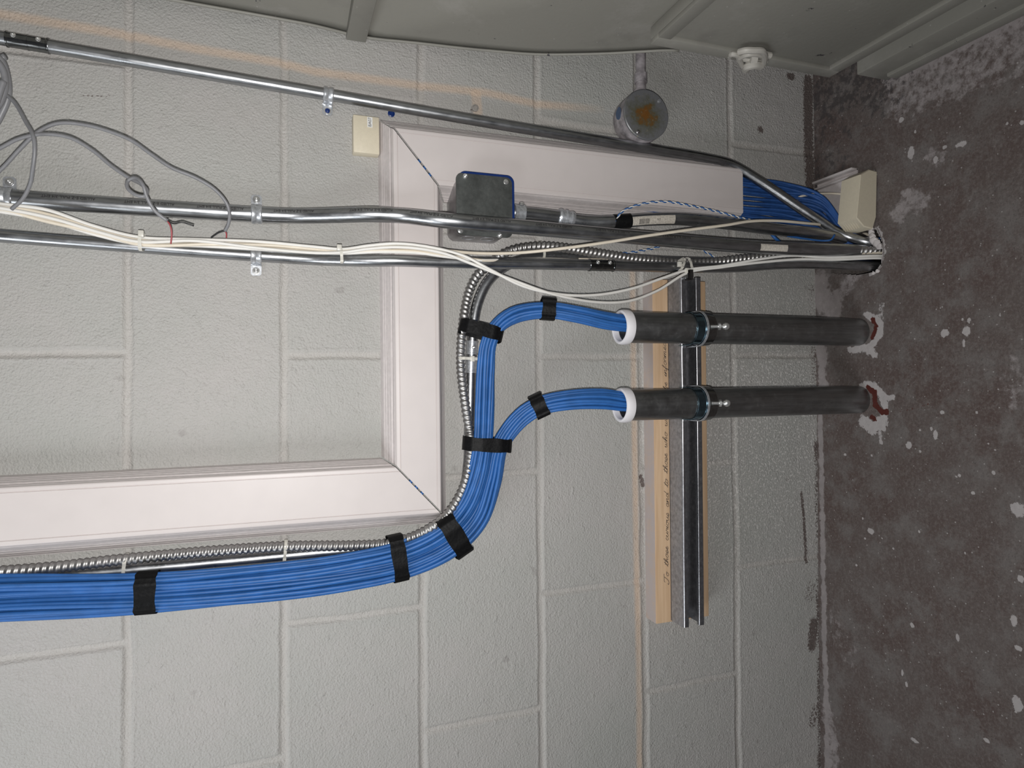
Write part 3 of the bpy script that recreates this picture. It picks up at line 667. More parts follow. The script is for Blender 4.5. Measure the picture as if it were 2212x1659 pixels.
# ring coupling, connector, tape and sticker
m = MB(); i = at_px(P4, 1219); sg, T = sub(P4, i, .014)
m.lathe(sg[0], T, [(.010, 0), (.0135, 0), (.0145, .002), (.0145, .005), (.0128, .0065), (.0128, .011), (.0142, .012), (.0142, .015), (.0126, .0165), (.0126, .021), (.0138, .022), (.0138, .025), (.0118, .028)], 30)
m.build('compression_coupling', M['zinc'], c4_)
i = at_px(P4, 1118); sg, T = sub(P4, i, .009); m = MB(); m.lathe(sg[0], T, [(.010, 0), (.0145, 0), (.0138, .010), (.0145, .0165), (.0145, .018), (.010, .018)], 26); cn = m.build('connector', M['zinc'], c4_)
screw(cn, P4[i]+T*.003+V3(.0125, -.007, 0), (.8, -.5, .1), .0045, .004)
def wrap_patch(P, s0, s1, a0, a1, r, na=14, ns=14):
    """patch on a pipe's surface between two path lengths and two angles (0 = towards the room, + = real right)"""
    s = arclen(P); T, N, B = frames(P); V = []; F = []
    for u in np.linspace(s0, s1, ns):
        p = np.array([np.interp(u, s, P[:, j]) for j in range(3)]); k = min(len(P)-1, int(np.searchsorted(s, u))); t = T[k]
        nn = V3(0, -1, 0); nn = nn-t*(nn@t); nn /= np.linalg.norm(nn); b = np.cross(nn, t); b = b if b[0] > 0 else -b
        for a in np.linspace(a0, a1, na): V.append(p+r*(math.cos(a)*nn+math.sin(a)*b))
    for i in range(ns-1):
        for j in range(na-1): F.append((i*na+j, i*na+j+1, (i+1)*na+j+1, (i+1)*na+j))
    return V, F
s4 = arclen(P4); sa, sb = s4[at_px(P4, 1325)], s4[at_px(P4, 1358)]
v, f = wrap_patch(P4, sa, sb, -math.pi, math.pi, .0122, 30); mk('tape_wrap', v, f, M['tape'], c4_)['label'] = 'black tape band'
sa, sb = s4[at_px(P4, 1360)], s4[at_px(P4, 1452)]
v, f = wrap_patch(P4, sa, sb, -1.05, .35, .01135, 14, 20); stk = mk('sticker', v, f, M['dirty_paper'], c4_); stk['label'] = 'worn white sticker with bars and faded print'
bars = MB(); u = s4[at_px(P4, 1376)]; ue = s4[at_px(P4, 1398)]
while u < ue:
    wv = random.choice((.0003, .0005, .0008)); bars.add(*wrap_patch(P4, u, u+wv, -.85, -.05, .0115, 8, 2)); u += wv+random.choice((.0004, .0007))
bars.build('printed_bars', M['ink'], stk)
def pipe_text(P, s_mid, txt, size, ang, r, flip, mat, parent, name='printing'):
    tv, tf = text_geo(txt, size); s = arclen(P); T, N, B = frames(P); out = []
    for x, y, _ in tv:
        if flip: x, y = -x, -y
        u = s_mid+x; k = min(len(P)-1, max(0, int(np.searchsorted(s, u)))); p = np.array([np.interp(u, s, P[:, j]) for j in range(3)]); t = T[k]
        nn = V3(0, -1, 0); nn = nn-t*(nn@t); nn /= np.linalg.norm(nn); b = np.cross(nn, t); b = b if b[0] > 0 else -b
        a = ang+y/r; out.append(p+(r+.00025)*(math.cos(a)*nn+math.sin(a)*b))
    return mk(name, out, tf, M[mat], parent, smooth=False)
pipe_text(P4, s4[at_px(P4, 1420)], '3/4', .005, -.25, .0114, True, 'ink', stk)
s2 = arclen(P2)
sa, sb = s2[at_px(P2, 1632)], s2[at_px(P2, 1692)]
v, f = wrap_patch(P2, sa, sb, -.7, .3, .01195, 12, 16); mk('sticker', v, f, M['dirty_paper'], c2)['label'] = 'torn dirty white sticker'
for px in (150, 330, 480, 640, 800, 930, 1060, 1190, 1320, 1450):
    pipe_text(P2, s2[at_px(P2, px)], 'ALLIED E-Z PULL 3/4 EMT', .0056, .38, .0118, True, 'ink', c2)
# ---- half hidden conduit behind, with its elbow, that carries on beside the blue bundle
C5 = [W(-260, 1280, .012), W(0, 1256, .012), W(268, 1232, .012), W(450, 1216, .012), W(640, 1198, .013), W(820, 1180, .016), W(900, 1164, .020), W(960, 1128, .024), W(1000, 1068, .024), W(1012, 1000, .022), W(1014, 930, .018),
      W(1016, 850, .015), W(1019, 760, .014), W(1024, 690, .014), W(1034, 648, .014), W(1054, 608, .015), W(1088, 577, .016), W(1130, 561, .017), W(1190, 555, .018), W(1300, 556, .020), W(1450, 564, .026), W(1600, 567, .045), W(1720, 563, .075)]
e = FL(1885, 562); C5 += [V3(e[0]+.0, e[1]+.04, .0), V3(e[0], e[1]+.04, -.08)]
c5, P5 = conduit(C5, .009, 'conduit behind the armoured cable, turning an elbow and running on under the blue bundle')
for px, py in ((1017, 748), (1018, 790)):
    coupling(c5, P5, at_px(P5, px, py), .011, .009, 'zinc', screws=((.0,) if py == 748 else ()), toward=V3(-.3, -1, .0))
# ---- armoured cable: spiral ribs
C6 = [W(-260, 1254, .026), W(0, 1236, .026), W(120, 1226, .026), W(268, 1209, .026), W(450, 1192, .026), W(617, 1181, .026), W(760, 1179, .026), W(840, 1174, .028), W(905, 1155, .040), W(960, 1118, .050), W(996, 1066, .047), W(1015, 1000, .042), W(1016, 945, .038),
      W(1006, 880, .032), W(996, 800, .022), W(996, 745, .022), W(1000, 700, .024), W(1008, 650, .014), W(1016, 622, .010), W(1030, 596, .0095), W(1052, 575, .012), W(1080, 552, .018), W(1115, 538, .028), W(1165, 532, .036), W(1215, 535, .038), W(1290, 547, .040), W(1380, 560, .042), W(1460, 568, .044), W(1530, 568, .054), W(1600, 560, .068), W(1700, 551, .088), W(1790, 545, .108)]
e = FL(1900, 540); C6 += [V3(e[0], e[1]+.008, .0), V3(e[0], e[1]+.010, -.07)]
P6 = smooth_path(C6, step=.0011); s6 = arclen(P6)
a6 = empty('armoured_cable', tuple(P6[len(P6)//2]), 'ribbed silver armoured cable winding beside the blue bundle', 'cable')
rr = .0058+.0011*np.abs(np.sin(math.pi*s6/.0062))**.6
T, N, B = frames(P6); seg = 12; aa = np.linspace(0, 2*math.pi, seg, endpoint=False)
ph = s6[:, None]/.0078*2*math.pi+aa[None, :]; R6 = .0063+.0019*(.5+.5*np.cos(ph))**.8
v = P6[:, None]+R6[..., None]*(np.cos(aa)[None, :, None]*N[:, None]+np.sin(aa)[None, :, None]*B[:, None]); n = len(P6)
f = [(i*seg+j, i*seg+(j+1) % seg, (i+1)*seg+(j+1) % seg, (i+1)*seg+j) for i in range(n-1) for j in range(seg)]
mk('spiral_armour', v.reshape(-1, 3), f, M['flex'], a6)

# ---------------------------------------------------------------- boxes
# square junction box with cover
jb = empty('junction_box', tuple(W(1045, 450, .0)), 'dark grey square steel junction box with blank cover behind the thick conduit', 'box')
db = .066; k4 = [W(985, 370, db), W(1106, 388, db), W(1106, 521, db), W(985, 500, db)]
xa = (k4[0][0]+k4[1][0])/2; xb = (k4[2][0]+k4[3][0])/2; za = (k4[0][2]+k4[3][2])/2; zb3 = (k4[1][2]+k4[2][2])/2
jc = V3((xa+xb)/2, 0, (za+zb3)/2); hx, hz = (xa-xb)/2, (za-zb3)/2
def rrect(cx, cz, hx, hz, r, y, n=6):
    o = []
    for sx, sz, a0 in ((1, 1, 0), (-1, 1, 90), (-1, -1, 180), (1, -1, 270)):
        for k in range(n+1): a = math.radians(a0+90*k/n); o.append(V3(cx+sx*(hx-r)+r*math.cos(a), y, cz+sz*(hz-r)+r*math.sin(a)))
    return o
m = MB(); m.prism(rrect(jc[0], jc[2], hx-.004, hz-.002, .012, -.001), (0, -db+.004, 0)); m.build('box_body', M['boxside'], jb)
m = MB(); m.prism(rrect(jc[0]+.0052, jc[2]-.0045, hx-.001, hz, .012, -db+.008), (0, -.007, 0)); m.build('blue_ring', M['bluepaint'], jb, label='blue rim behind the cover')
m = MB(); m.prism(rrect(jc[0], jc[2], hx, hz, .010, -db-.0015), (0, .0022, 0)); cv = m.build('cover', M['box'], jb)
for px, py, h in ((1005, 381, .0045), (1093, 393, .001), (995, 498, .0012), (1079, 509, .005)): screw(cv, W(px, py, db+.002), (0, -1, 0), .0042, h)
m = MB()
for sx in (.3, -.25):
    for q in (.0115, .0108):
        pass
    cc = V3(jc[0]-hx+.004, -.032, jc[2]+sx*hz*1.3); ring = [cc+V3(0, .011*math.cos(a), .011*math.sin(a)) for a in np.linspace(0, 2*math.pi, 25)]; m.tube(ring, .0006, 6)
m.build('knockout', M['zinc'], jb)
# round painted box with rusty cover, and its stub of pipe
rb_ = empty('round_junction_box', tuple(W(1395, 250)), 'old round junction box painted grey with a rusty flat cover', 'box')
rc = W(1396, 248, .042); rad = abs(W(1396, 193, .042)[0]-W(1396, 302, .042)[0])/2; rc0 = V3(rc[0], 0, rc[2])
rm_ = simple('old_box_paint', (.29, .265, .275), .42, var=.5, scale=70, bump=.001, bscale=120)
m = MB(); m.lathe(rc0, (0, -1, 0), [(rad*.98, .001), (rad*1.0, .012), (rad*1.0, .036), (rad*.99, .039), (rad*.6, .040)], 40)
body = m.build('box_body', rm_, rb_)
def rust_mat():
    m = MT('rusty_cover'); st = m.n('ShaderNodeMapping'); m.t.links.new(m.gp, st.inputs[0]); st.inputs['Location'].default_value = (-rc[0], 0, -rc[2]-.008)
    sub_ = m.n('ShaderNodeVectorMath', operation='SUBTRACT'); m.t.links.new(m.gp, sub_.inputs[0]); sub_.inputs[1].default_value = (rc[0]-.002, rc[1], rc[2]+.002)
    sc_ = m.n('ShaderNodeVectorMath', operation='MULTIPLY'); m.t.links.new(sub_.outputs[0], sc_.inputs[0]); sc_.inputs[1].default_value = (1, 0, 1)
    ln = m.n('ShaderNodeVectorMath', operation='LENGTH'); m.t.links.new(sc_.outputs[0], ln.inputs[0]); d = ln.outputs['Value']
    nz = m.noise(85, 6, .7); dd_ = m.math('ADD', d, m.ramp(nz, .3, .7, -.014, .014))
    c = m.mix(m.ramp(dd_, .012, .04), (.10, .10, .055), (.17, .172, .18)); c = m.mix(m.ramp(dd_, .004, .022), (.20, .085, .02), c)
    c = m.mix(m.ramp(m.noise(200, 4, .7), .6, .72, 0, .5), c, (.34, .30, .2))
    m.bump(nz, .0006, .5); return m.fin(c, .4, .25)
m = MB(); m.lathe(rc0, (0, -1, 0), [(rad*.6, .0385), (rad*1.0, .0395), (rad*1.0, .0425), (rad*.97, .0435), (.0001, .0436)], 44)
cvr = m.build('cover_plate', rust_mat(), rb_, label='rusty cover plate')
screw(cvr, W(1378, 285, .0436), (0, -1, 0), .0035, .002, 'boxside'); 
m = MB(); m.lathe(W(1424, 218, .0436), (0, -1, 0), [(.0035, 0), (.0033, .0016), (.0001, .002)], 10); m.build('screw', M['zinc'], cvr)
m = MB(); kc = V3(rc[0]+.004, -.024, rc[2]+rad*.985); kr = [V3(kc[0]+.011*math.cos(a), kc[1]+.0085*math.sin(a), kc[2]+math.cos(a)**2*-.001+.0012) for a in np.linspace(0, 2*math.pi, 20, endpoint=False)]
m.prism(kr, (0, 0, .0008)); m.build('knockout', simple('blue_grey_plug', (.05, .085, .16), .18), body, label='dark blue plug')
sp_ = W(1385, 120, .022); m = MB()
m.tube([V3(rc[0]+rad*.9, -.020, sp_[2]+.002), V3(rc[0]+rad*1.15, -.020, sp_[2]+.001)], .0125, 16); m.tube([V3(rc[0]+rad*1.1, -.020, sp_[2]), V3(.56, -.020, sp_[2])], .0092, 16)
m.tube([V3(.487, -.020, sp_[2]), V3(.503, -.020, sp_[2])], .0115, 16)
m.build('pipe_stub', rm_, rb_)
# blue wall anchor and an old screw in the wall
m = MB(); m.lathe(W(845, 246, 0), (0, -1, 0), [(.0052, -.003), (.0056, .002), (.0040, .0026), (.0034, .0008), (.0001, .0006)], 20)
m.build('wall_anchor', M['bluepaint'], None, label='small blue plastic anchor in the wall above the raceway corner', cat='anchor')
m = MB(); m.lathe(W(1026, 234, 0), (0, -1, 0), [(.006, -.003), (.0058, .0025), (.0042, .003), (.0036, .001), (.0001, .001)], 18)
m.build('wall_anchor', simple('painted_anchor', (.30, .28, .26), .5), None, label='old painted-over anchor between the tan stripe and the top conduit', cat='anchor')

# ---------------------------------------------------------------- board, strut, sleeves
dw = .037
zw1 = W(1411, 700, dw)[2]; zw0 = W(1525, 700, dw)[2]; xr = W(1480, 606, dw)[0]; xl = W(1440, 1345, dw)[0]
bo = empty('wooden_board', ((xl+xr)/2, 0, (zw0+zw1)/2), 'pine board on the wall behind the steel strut, with handwriting along it', 'board')
m = MB(); m.box(((xl+xr)/2, -dw/2-.001, (zw0+zw1)/2), (1, 0, 0), (0, 1, 0), (0, 0, 1), (xr-xl)/2, dw/2-.001, (zw1-zw0)/2, .0015); m.build('plank', M['wood'], bo)
m = MB(); m.box(((xl+xr)/2, -dw/2-.001, zw1+.0002), (1, 0, 0), (0, 1, 0), (0, 0, 1), (xr-xl)/2-.001, dw/2-.0025, .0004); m.build('painted_top_edge', M['woodp'], bo, label='paint-stained top edge')
# handwriting: single-stroke cursive (x right, y up, x-height 1)
G = {'T': (1.5, [[(.1, 1.7), (.2, 2.05), (.8, 2.1), (1.7, 2.2)], [(1.1, 2.1), (.95, 1.2), (.7, .3), (.2, -.05), (-.1, .25), (.1, .5)]]),
 'o': (.9, [[(.75, .85), (.4, 1), (.1, .55), (.25, .05), (.6, .1), (.75, .6), (.6, .95), (1., .8)]]),
 't': (.7, [[(0, .1), (.45, 1.2), (.6, 1.9), (.4, .9), (.3, .15), (.5, 0), (.8, .3)], [(.15, 1.3), (.9, 1.4)]]),
 'h': (1., [[(0, .1), (.45, 1.2), (.6, 2.), (.4, 1.9), (.2, 0), (.4, .7), (.7, .95), (.75, .6), (.65, .1), (1., .25)]]),
 's': (.7, [[(0, .1), (.45, 1.), (.6, .4), (.4, 0), (.1, .1), (.75, .2)]]),
 'e': (.75, [[(0, .2), (.5, .6), (.55, .95), (.3, .9), (.15, .35), (.4, 0), (.8, .3)]]),
 'c': (.75, [[(.6, .8), (.35, 1), (.1, .5), (.3, 0), (.8, .25)]]),
 'u': (1., [[(0, .6), (.2, 1), (.15, .2), (.4, 0), (.7, .5), (.8, 1), (.75, .15), (1.05, .2)]]),
 'r': (.75, [[(0, .1), (.25, 1.1), (.35, .9), (.65, .95), (.55, .2), (.8, .2)]]),
 'i': (.5, [[(0, .2), (.3, 1), (.2, .1), (.55, .25)], [(.4, 1.5), (.45, 1.55)]]),
 'a': (.95, [[(.75, .9), (.35, 1), (.1, .4), (.35, 0), (.7, .5), (.8, 1), (.7, .1), (1., .25)]]),
 'n': (1., [[(0, .1), (.2, 1), (.15, .05), (.45, .9), (.7, .95), (.65, .1), (1.05, .25)]]),
 'd': (1., [[(.7, .8), (.35, 1), (.1, .4), (.35, 0), (.7, .5), (1., 2.), (.75, .1), (1.05, .25)]]),
 'w': (1.25, [[(0, .6), (.2, 1), (.2, .1), (.5, .1), (.65, .9), (.65, .15), (.95, .1), (1.1, .95), (1.35, .85)]]),
 'b': (.85, [[(0, .1), (.45, 1.9), (.3, 1.8), (.2, .1), (.5, 0), (.65, .5), (.5, .8), (.95, .7)]]),
 'f': (.75, [[(0, .1), (.5, 1.6), (.4, 2.), (.25, 1.2), (.1, -.9), (.3, -.5), (.2, .1), (.75, .3)]]),
 'm': (1.4, [[(0, .1), (.2, 1), (.15, .05), (.4, .9), (.6, .9), (.55, .05), (.8, .9), (1.05, .9), (1., .1), (1.45, .25)]]),
 ',': (.4, [[(.1, .1), (0, -.35)]]), ' ': (1.15, [])}
wr = MB(); p0, p1 = W(1447, 1262, dw), W(1441, 735, dw); Lx = p1[0]-p0[0]; txt = 'To those curious and to those who wish to be informed,'
adv = sum(G[c][0] for c in txt); sc = Lx/adv; cx_ = 0
for c in txt:
    wA, st = G[c]
    for s_ in st:
        pts = smooth_path([V3(p0[0]+(cx_+x)*sc+y*sc*.25, -dw-.0003, zw1-.0265+y*.0046+.001*math.sin(cx_*.3)) for x, y in s_], step=.0006); wr.tube(pts, .00035, 5)
    cx_ += wA
wr.build('handwriting', M['ink'], bo, label='cursive pencilled sentence')
ds = .078; zs1 = W(1472, 800, ds)[2]; zs0 = zs1-.0413; xsr = W(1480, 598, ds)[0]; xsl = W(1480, 1356, ds)[0]
stt = empty('strut_channel', ((xsl+xsr)/2, -dw, (zs0+zs1)/2), 'galvanised steel strut channel screwed to the board, open side facing out', 'channel')
t_ = .0025; prof = [(dw+.0003, zs1), (ds-.001, zs1), (ds, zs1-.001), (ds, zs1-.0095), (ds-.007, zs1-.0095), (ds-.007, zs1-.0095+t_), (ds-t_, zs1-.0095+t_), (ds-t_, zs1-t_), (dw+.0003+t_, zs1-t_)]
half = prof; mir = [(d_, zs0+zs1-z_) for d_, z_ in prof][::-1]; poly = half+mir
m = MB(); m.prism([V3(xsl, -d_, z_) for d_, z_ in poly], (xsr-xsl, 0, 0)); 
stv = m.build('channel_body', M['strut'], stt)
m = MB()
for zz, rr_ in ((zs1-.0022, .0024), (zs0+.0088, .0015)): m.tube([V3(xsl+.0003, -ds+.0012, zz), V3(xsr-.0003, -ds+.0012, zz)], rr_, 12)
m.build('rolled_lip', metal_mat('bright_lip', (.62, .62, .65), .3, .2, 200), stt, label='bright rolled lips')
m = MB(); m.box(((xsl+xsr)/2, -(dw+ds)/2-.001, zs1+.0003), (1, 0, 0), (0, 1, 0), (0, 0, 1), (xsr-xsl)/2, (ds-dw)/2-.0035, .0006)
m.build('side_web', metal_mat('dull_strut_side', (.27, .262, .268), .5, .35, 150, None, .5, metal=.25), stt, label='dull mottled side of the channel')
# sleeves
SR = .0257
def sleeve(pxa, pya, label, k):
    dS = .078+SR; top = W(1341, pya, dS); low = W(1870, {0: 718, 1: 869}[k], .118)
    x = (top[0]+FL({0: 1893, 1: 1895}[k], {0: 718, 1: 868}[k])[0])/2; zt_ = top[2]; r = empty('conduit_sleeve', (x, -dS, 0), label, 'pipe')
    m = MB(); m.lathe((x, -dS, -.08), (0, 0, 1), [(SR, 0), (SR, zt_+.08), (SR-.0018, zt_+.08), (SR-.0018, 0)], 48); m.build('steel_pipe', M['sleeve'], r)
    m = MB(); m.lathe((x, -dS, zt_-.0125), (0, 0, 1), [(SR+.0003, 0), (SR+.0022, 0), (SR+.0028, .002), (SR+.0028, .0115), (SR+.0016, .0145), (SR-.001, .0155), (SR-.0028, .0145), (SR-.0035, .012), (SR-.003, .004)], 48); m.build('bushing', M['bush'], r, label='white plastic bushing')
    return V3(x, -dS, zt_)
S1 = sleeve(1341, 702, 'grey steel sleeve with white bushing, the upper of two in the photo', 0)
S2 = sleeve(1341, 871, 'grey steel sleeve with white bushing, the lower of two in the photo', 1)
def clamp(Sx, label):
    x, y, _ = Sx; zc = W(1527, 700, ds+2*SR)[2]; r = empty('strut_clamp', (x, -ds, zc), label, 'clamp', None)
    def band(z0, z1, ra, rb_, mat, name):
        V = []; F = []; A = list(np.linspace(math.radians(180), math.radians(0), 33)); ring = []
        for (rz, zz) in ((ra, z0), (rb_, z1), (rb_-.0012, z1), (ra-.0012, z0)):
            row = [V3(x-rz, -ds+.004, zz), V3(x-rz, y*.6-ds*.4, zz)]+[V3(x+rz*math.cos(a), y-rz*math.sin(a), zz) for a in A]+[V3(x+rz, y*.6-ds*.4, zz), V3(x+rz, -ds+.004, zz)]; ring.append(row)
        n = len(ring[0]); V = sum(ring, [])
        for q in range(4):
            for j in range(n-1): F.append((q*n+j, q*n+j+1, ((q+1) % 4)*n+j+1, ((q+1) % 4)*n+j))
        return MB().add(V, F).build(name, M[mat], r)
    band(zc+.002, zc+.0185, SR+.0024, SR+.0022, 'teal', 'inner_band'); band(zc-.0015, zc+.0022, SR+.0050, SR+.0046, 'zinc', 'band_flange')
    band(zc-.0185, zc-.0012, SR+.0030, SR+.0048, 'clamp', 'outer_band')
    m = MB(); c = V3(x+.001, y-SR-.006, zc-.003); ax = V3(0, -.45, -.89)
    m.tube([c, c+ax*.026], .0026, 12); m.lathe(c+ax*.012, ax, [(.0001, 0), (.0058, 0), (.0058, .004), (.0001, .004)], 6)
    m.lathe(c+ax*.018, ax, [(.0001, 0), (.004, .0012), (.0062, .0055), (.0058, .0085), (.0035, .0115), (.0001, .0125)], 18); m.build('bolt', M['chrome'], r)
clamp(S1, 'blued steel clamp round the upper sleeve'); clamp(S2, 'blued steel clamp round the lower sleeve')
# small bolt clip at the strut's end
m = MB(); c = W(1483, 594, .078); m.box(c, (1, 0, 0), (0, 1, 0), (0, 0, 1), .008, .012, .006, .001); m.build('end_clip', M['clamp'], stt)

# ---------------------------------------------------------------- blue cable bundle: every cable its own object
CR = .0031
def hexpack(n, seed):
    rs = random.Random(seed); pts = []
    for i in range(-6, 7):
        for j in range(-6, 7): pts.append(((i+.5*(j % 2)), j*.87))
    pts.sort(key=lambda p: math.hypot(p[0]-.2, p[1]-.1)); pts = pts[:n]; R = max(math.hypot(*p) for p in pts)
    return [(p[0], p[1]) for p in pts]
def bundle(path, widths, n, seed, label, group, name='network_cable'):
    """path: list of (px,py,depth) or points; widths: (lateral squeeze, depth squeeze) per control point"""
    C = np.array([W(*p) if len(p) == 3 and not isinstance(p, np.ndarray) else p for p in path]); P = smooth_path(C, step=.009); s = arclen(P)
    ci = [s[np.argmin(np.linalg.norm(P-c, axis=1))] for c in C]; wa = np.interp(s, ci, [w[0] for w in widths]); wb = np.interp(s, ci, [w[1] for w in widths])
    T = frames(P)[0]; N = np.array([V3(0, -1, 0)-t*(V3(0, -1, 0)@t) for t in T])
    for i in range(len(N)):      # keep a steady sideways axis where the path turns away from the wall
        if np.linalg.norm(N[i]) < .35: N[i] = N[i-1] if i else V3(0, -1, 0)
        N[i] = N[i]-T[i]*(N[i]@T[i]); N[i] /= np.linalg.norm(N[i])
    B = np.cross(T, N); rs = np.random.RandomState(seed)
    for k, (a, b) in enumerate(hexpack(n, seed)):
        ph = rs.rand(4)*6.28; tw = .22*np.sin(s/.16+seed)
        aa = a*np.cos(tw)-b*np.sin(tw)+.30*np.sin(s/.13+ph[0])+.08*np.sin(s/.05+ph[1]); bb = a*np.sin(tw)+b*np.cos(tw)+.25*np.sin(s/.12+ph[2])
        Q = P+B*(aa*wa*2*CR)[:, None]+N*(bb*wb*2*CR)[:, None]
        Q[:, 1] = np.minimum(Q[:, 1], -CR-.001)
        tube(name, Q, CR, M['blue'], None, 9, label, 'cable', group)
    return P
LU = 'blue network cable of the taped bundle, bending into the upper sleeve'; LL = 'blue network cable of the taped bundle, bending into the lower sleeve'
Up = [(-260, 1283, .036), (0, 1268, .036), (318, 1258, .036), (600, 1234, .036), (760, 1212, .038), (870, 1188, .040), (950, 1150, .046), (1003, 1095, .050), (1030, 1030, .052), (1043, 960, .054), (1048, 880, .054), (1051, 800, .054), (1056, 745, .056), (1074, 708, .060), (1112, 681, .068), (1183, 670, .082), (1250, 679, .094), (1310, 692, .101)]
UpW = [(1.0, 1.1)]*7+[(1.0, 1.1), (.95, 1.15), (.85, 1.2), (.95, 1.15), (.95, 1.15), (.85, 1.1), (.85, 1.05), (.95, 1.), (.92, .95), (.95, 1.), (1., 1.)]
tail = lambda Sx, dx: [V3(Sx[0]+dx, Sx[1]+.002, Sx[2]-.012), V3(Sx[0]+dx*.8, Sx[1], Sx[2]-.10), V3(Sx[0]+dx*.5, Sx[1], Sx[2]-.22)]
PU = bundle([W(*p) for p in Up]+tail(S1, .007), UpW+[(.95, .95)]*3, 19, 3, LU, 'blue cables into the upper sleeve')
Lo = [(-260, 1332, .036), (0, 1314, .036), (318, 1300, .036), (600, 1276, .036), (760, 1254, .038), (870, 1230, .040), (975, 1182, .046), (1035, 1120, .050), (1062, 1040, .052), (1078, 965, .055), (1103, 924, .060), (1135, 893, .068), (1170, 875, .077), (1230, 864, .089), (1300, 862, .100)]
LoW = [(1.0, 1.1)]*8+[(.95, 1.15), (.8, 1.2), (.9, 1.1), (.95, 1.), (.92, .95), (.95, 1.), (1., 1.)]
PL_ = bundle([W(*p) for p in Lo]+tail(S2, .005), LoW+[(.95, .95)]*3, 19, 8, LL, 'blue cables into the lower sleeve')
# raceway cables, emerging below the raceway cover and going under the beige box
dark_blue = simple('dark_blue_jacket', (.026, .085, .27), .55, var=.2, scale=80, spec=.25)  # darker, rougher blue than the taped bundle's jackets
rs = np.random.RandomState(5)
for k in range(30):
    u = (k % 10)/9.; lay = k//10; xs = R1+.013+u*(R0-R1-.042); dp = .010+lay*.0065
    x1 = .235+u*.07; zoff = .006*lay
    pts = [V3(xs+.002*rs.randn(), -dp, .60), V3(xs+.003*rs.randn(), -dp-.001, .45), V3(xs*.97+x1*.03+.002*rs.randn(), -dp, .32), V3(xs*.86+x1*.14+.003*rs.randn(), -dp-.004, .20), V3(xs*.62+x1*.38, -dp-.018, .11), V3(x1+.004*rs.randn(), -.052-lay*.012, .045+zoff), V3(.19+u*.035, -.085-lay*.012, .006+zoff), V3(.185+u*.03, -.10-lay*.010, -.05)]
    tube('network_cable', smooth_path(pts, step=.008), CR*.92, dark_blue, None, 8, 'blue network cable bared below the raceway cover, running under the beige box', 'cable', 'blue cables out of the raceway')
# cables showing in the two mitre gaps
for (xa, za, dz) in (((r0+r1)/2-.012, (h0+h1)/2-.012, 1), ((l0+l1)/2, (h0+h1)/2, 1)):
    for q in range(3):
        dx = (q-1)*.009; sgn = 1 if xa > 0 else -1
        if sgn > 0: pts = [V3(xa-.10, -.032, za+dx), V3(xa-.03, -.033, za+dx), V3(xa+dx, -.034, za-.005+dx), V3(xa+dx+.004, -.033, za-.05), V3(xa+dx+.004, -.026, za-.12)]
        else: pts = [V3(xa+.10, -.032, za+dx), V3(xa+.03, -.033, za+dx), V3(xa+dx, -.034, za+.005+dx), V3(xa+dx-.004, -.033, za+.05), V3(xa+dx-.004, -.026, za+.12)]
        tube('network_cable', smooth_path(pts, step=.006), CR, M['blue'], None, 8, 'blue cable glimpsed through the %s mitred joint of the raceway' % ('upper' if sgn > 0 else 'lower'), 'cable', 'cables inside the raceway corners')

# ---------------------------------------------------------------- tapes and ties
def wrap_band(p0, p1, wid, depth_half, label, name='tape_band', mat='tape', cat='tape', thick=.0007, flare=0., seed=0, along=None):
    """flat band wrapped round whatever lies between two points across it; wid = its width"""
    a, b = np.array(p0), np.array(p1); c = (a+b)/2; A = b-a; L = np.linalg.norm(A)/2; A /= 2*L; nrm = V3(0, -1, 0)
    if along is not None:
        q = int(np.argmin(np.linalg.norm(along-c, axis=1))); T = frames(along)[0][q]; nrm = np.cross(T, A); nrm *= -np.sign(nrm[1])
    nrm = nrm-A*(nrm@A); nrm /= np.linalg.norm(nrm); T = np.cross(A, nrm)
    rs = random.Random(seed); n = 48; rings = []
    for off in (0., thick):
        for q, t in enumerate(np.linspace(-1, 1, 7)):
            row = []
            for k in range(n):
                an = 2*math.pi*k/n; ca, sa = math.cos(an), math.sin(an); e = .62
                x = abs(ca)**e*np.sign(ca)*(L+off); y = abs(sa)**e*np.sign(sa)*(depth_half+off)
                y += .0007*math.sin(k*1.7+seed)*(1 if y > 0 else 0)
                sh = (x/L)*flare; row.append(c+A*x+nrm*y+T*(t*wid/2*(1+.05*math.sin(k*.9+seed))+sh))
            rings.append(row)
    V = sum(rings, []); F = []
    for base in (0, 7):
        for q in range(6):
            for k in range(n): F.append(((base+q)*n+k, (base+q)*n+(k+1) % n, (base+q+1)*n+(k+1) % n, (base+q+1)*n+k))
    for q0_, q1_ in ((0, 7), (6, 13)):
        for k in range(n): F.append((q0_*n+k, q0_*n+(k+1) % n, q1_*n+(k+1) % n, q1_*n+k))
    V = [V3(p[0], min(p[1], -.0008), p[2]) for p in V]
    m = MB().add(V, F); return m.build(name, M[mat], None, label=label, cat=cat)
wrap_band(W(319, 1236, .038), W(317, 1323, .038), .026, .021, 'black tape band on the straight bundle near the left edge', seed=1)
wrap_band(W(851, 1156, .036), W(866, 1254, .042), .022, .024, 'black tape band tying bundle and armoured cable just before the bend', seed=2)
wrap_band(W(955, 1117, .048), W(1003, 1196, .050), .028, .024, 'black tape band at the outside of the bend by the raceway corner', seed=3)
wrap_band(W(1001, 957, .048), W(1102, 962, .055), .021, .024, 'black tape band where the bundle splits in two', seed=4)
wrap_band(W(993, 703, .046), W(1084, 727, .056), .021, .022, 'black tape band tying upper branch to the armoured cable', seed=5)
wrap_band(W(1185, 644, .080), W(1182, 691, .080), .022, .0172, 'black tape band on the upper cable branch near the upper sleeve', seed=6, along=PU)
wrap_band(W(1154, 854, .074), W(1175, 899, .074), .022, .0172, 'black tape band on the lower cable branch near the lower sleeve', seed=7, along=PL_)
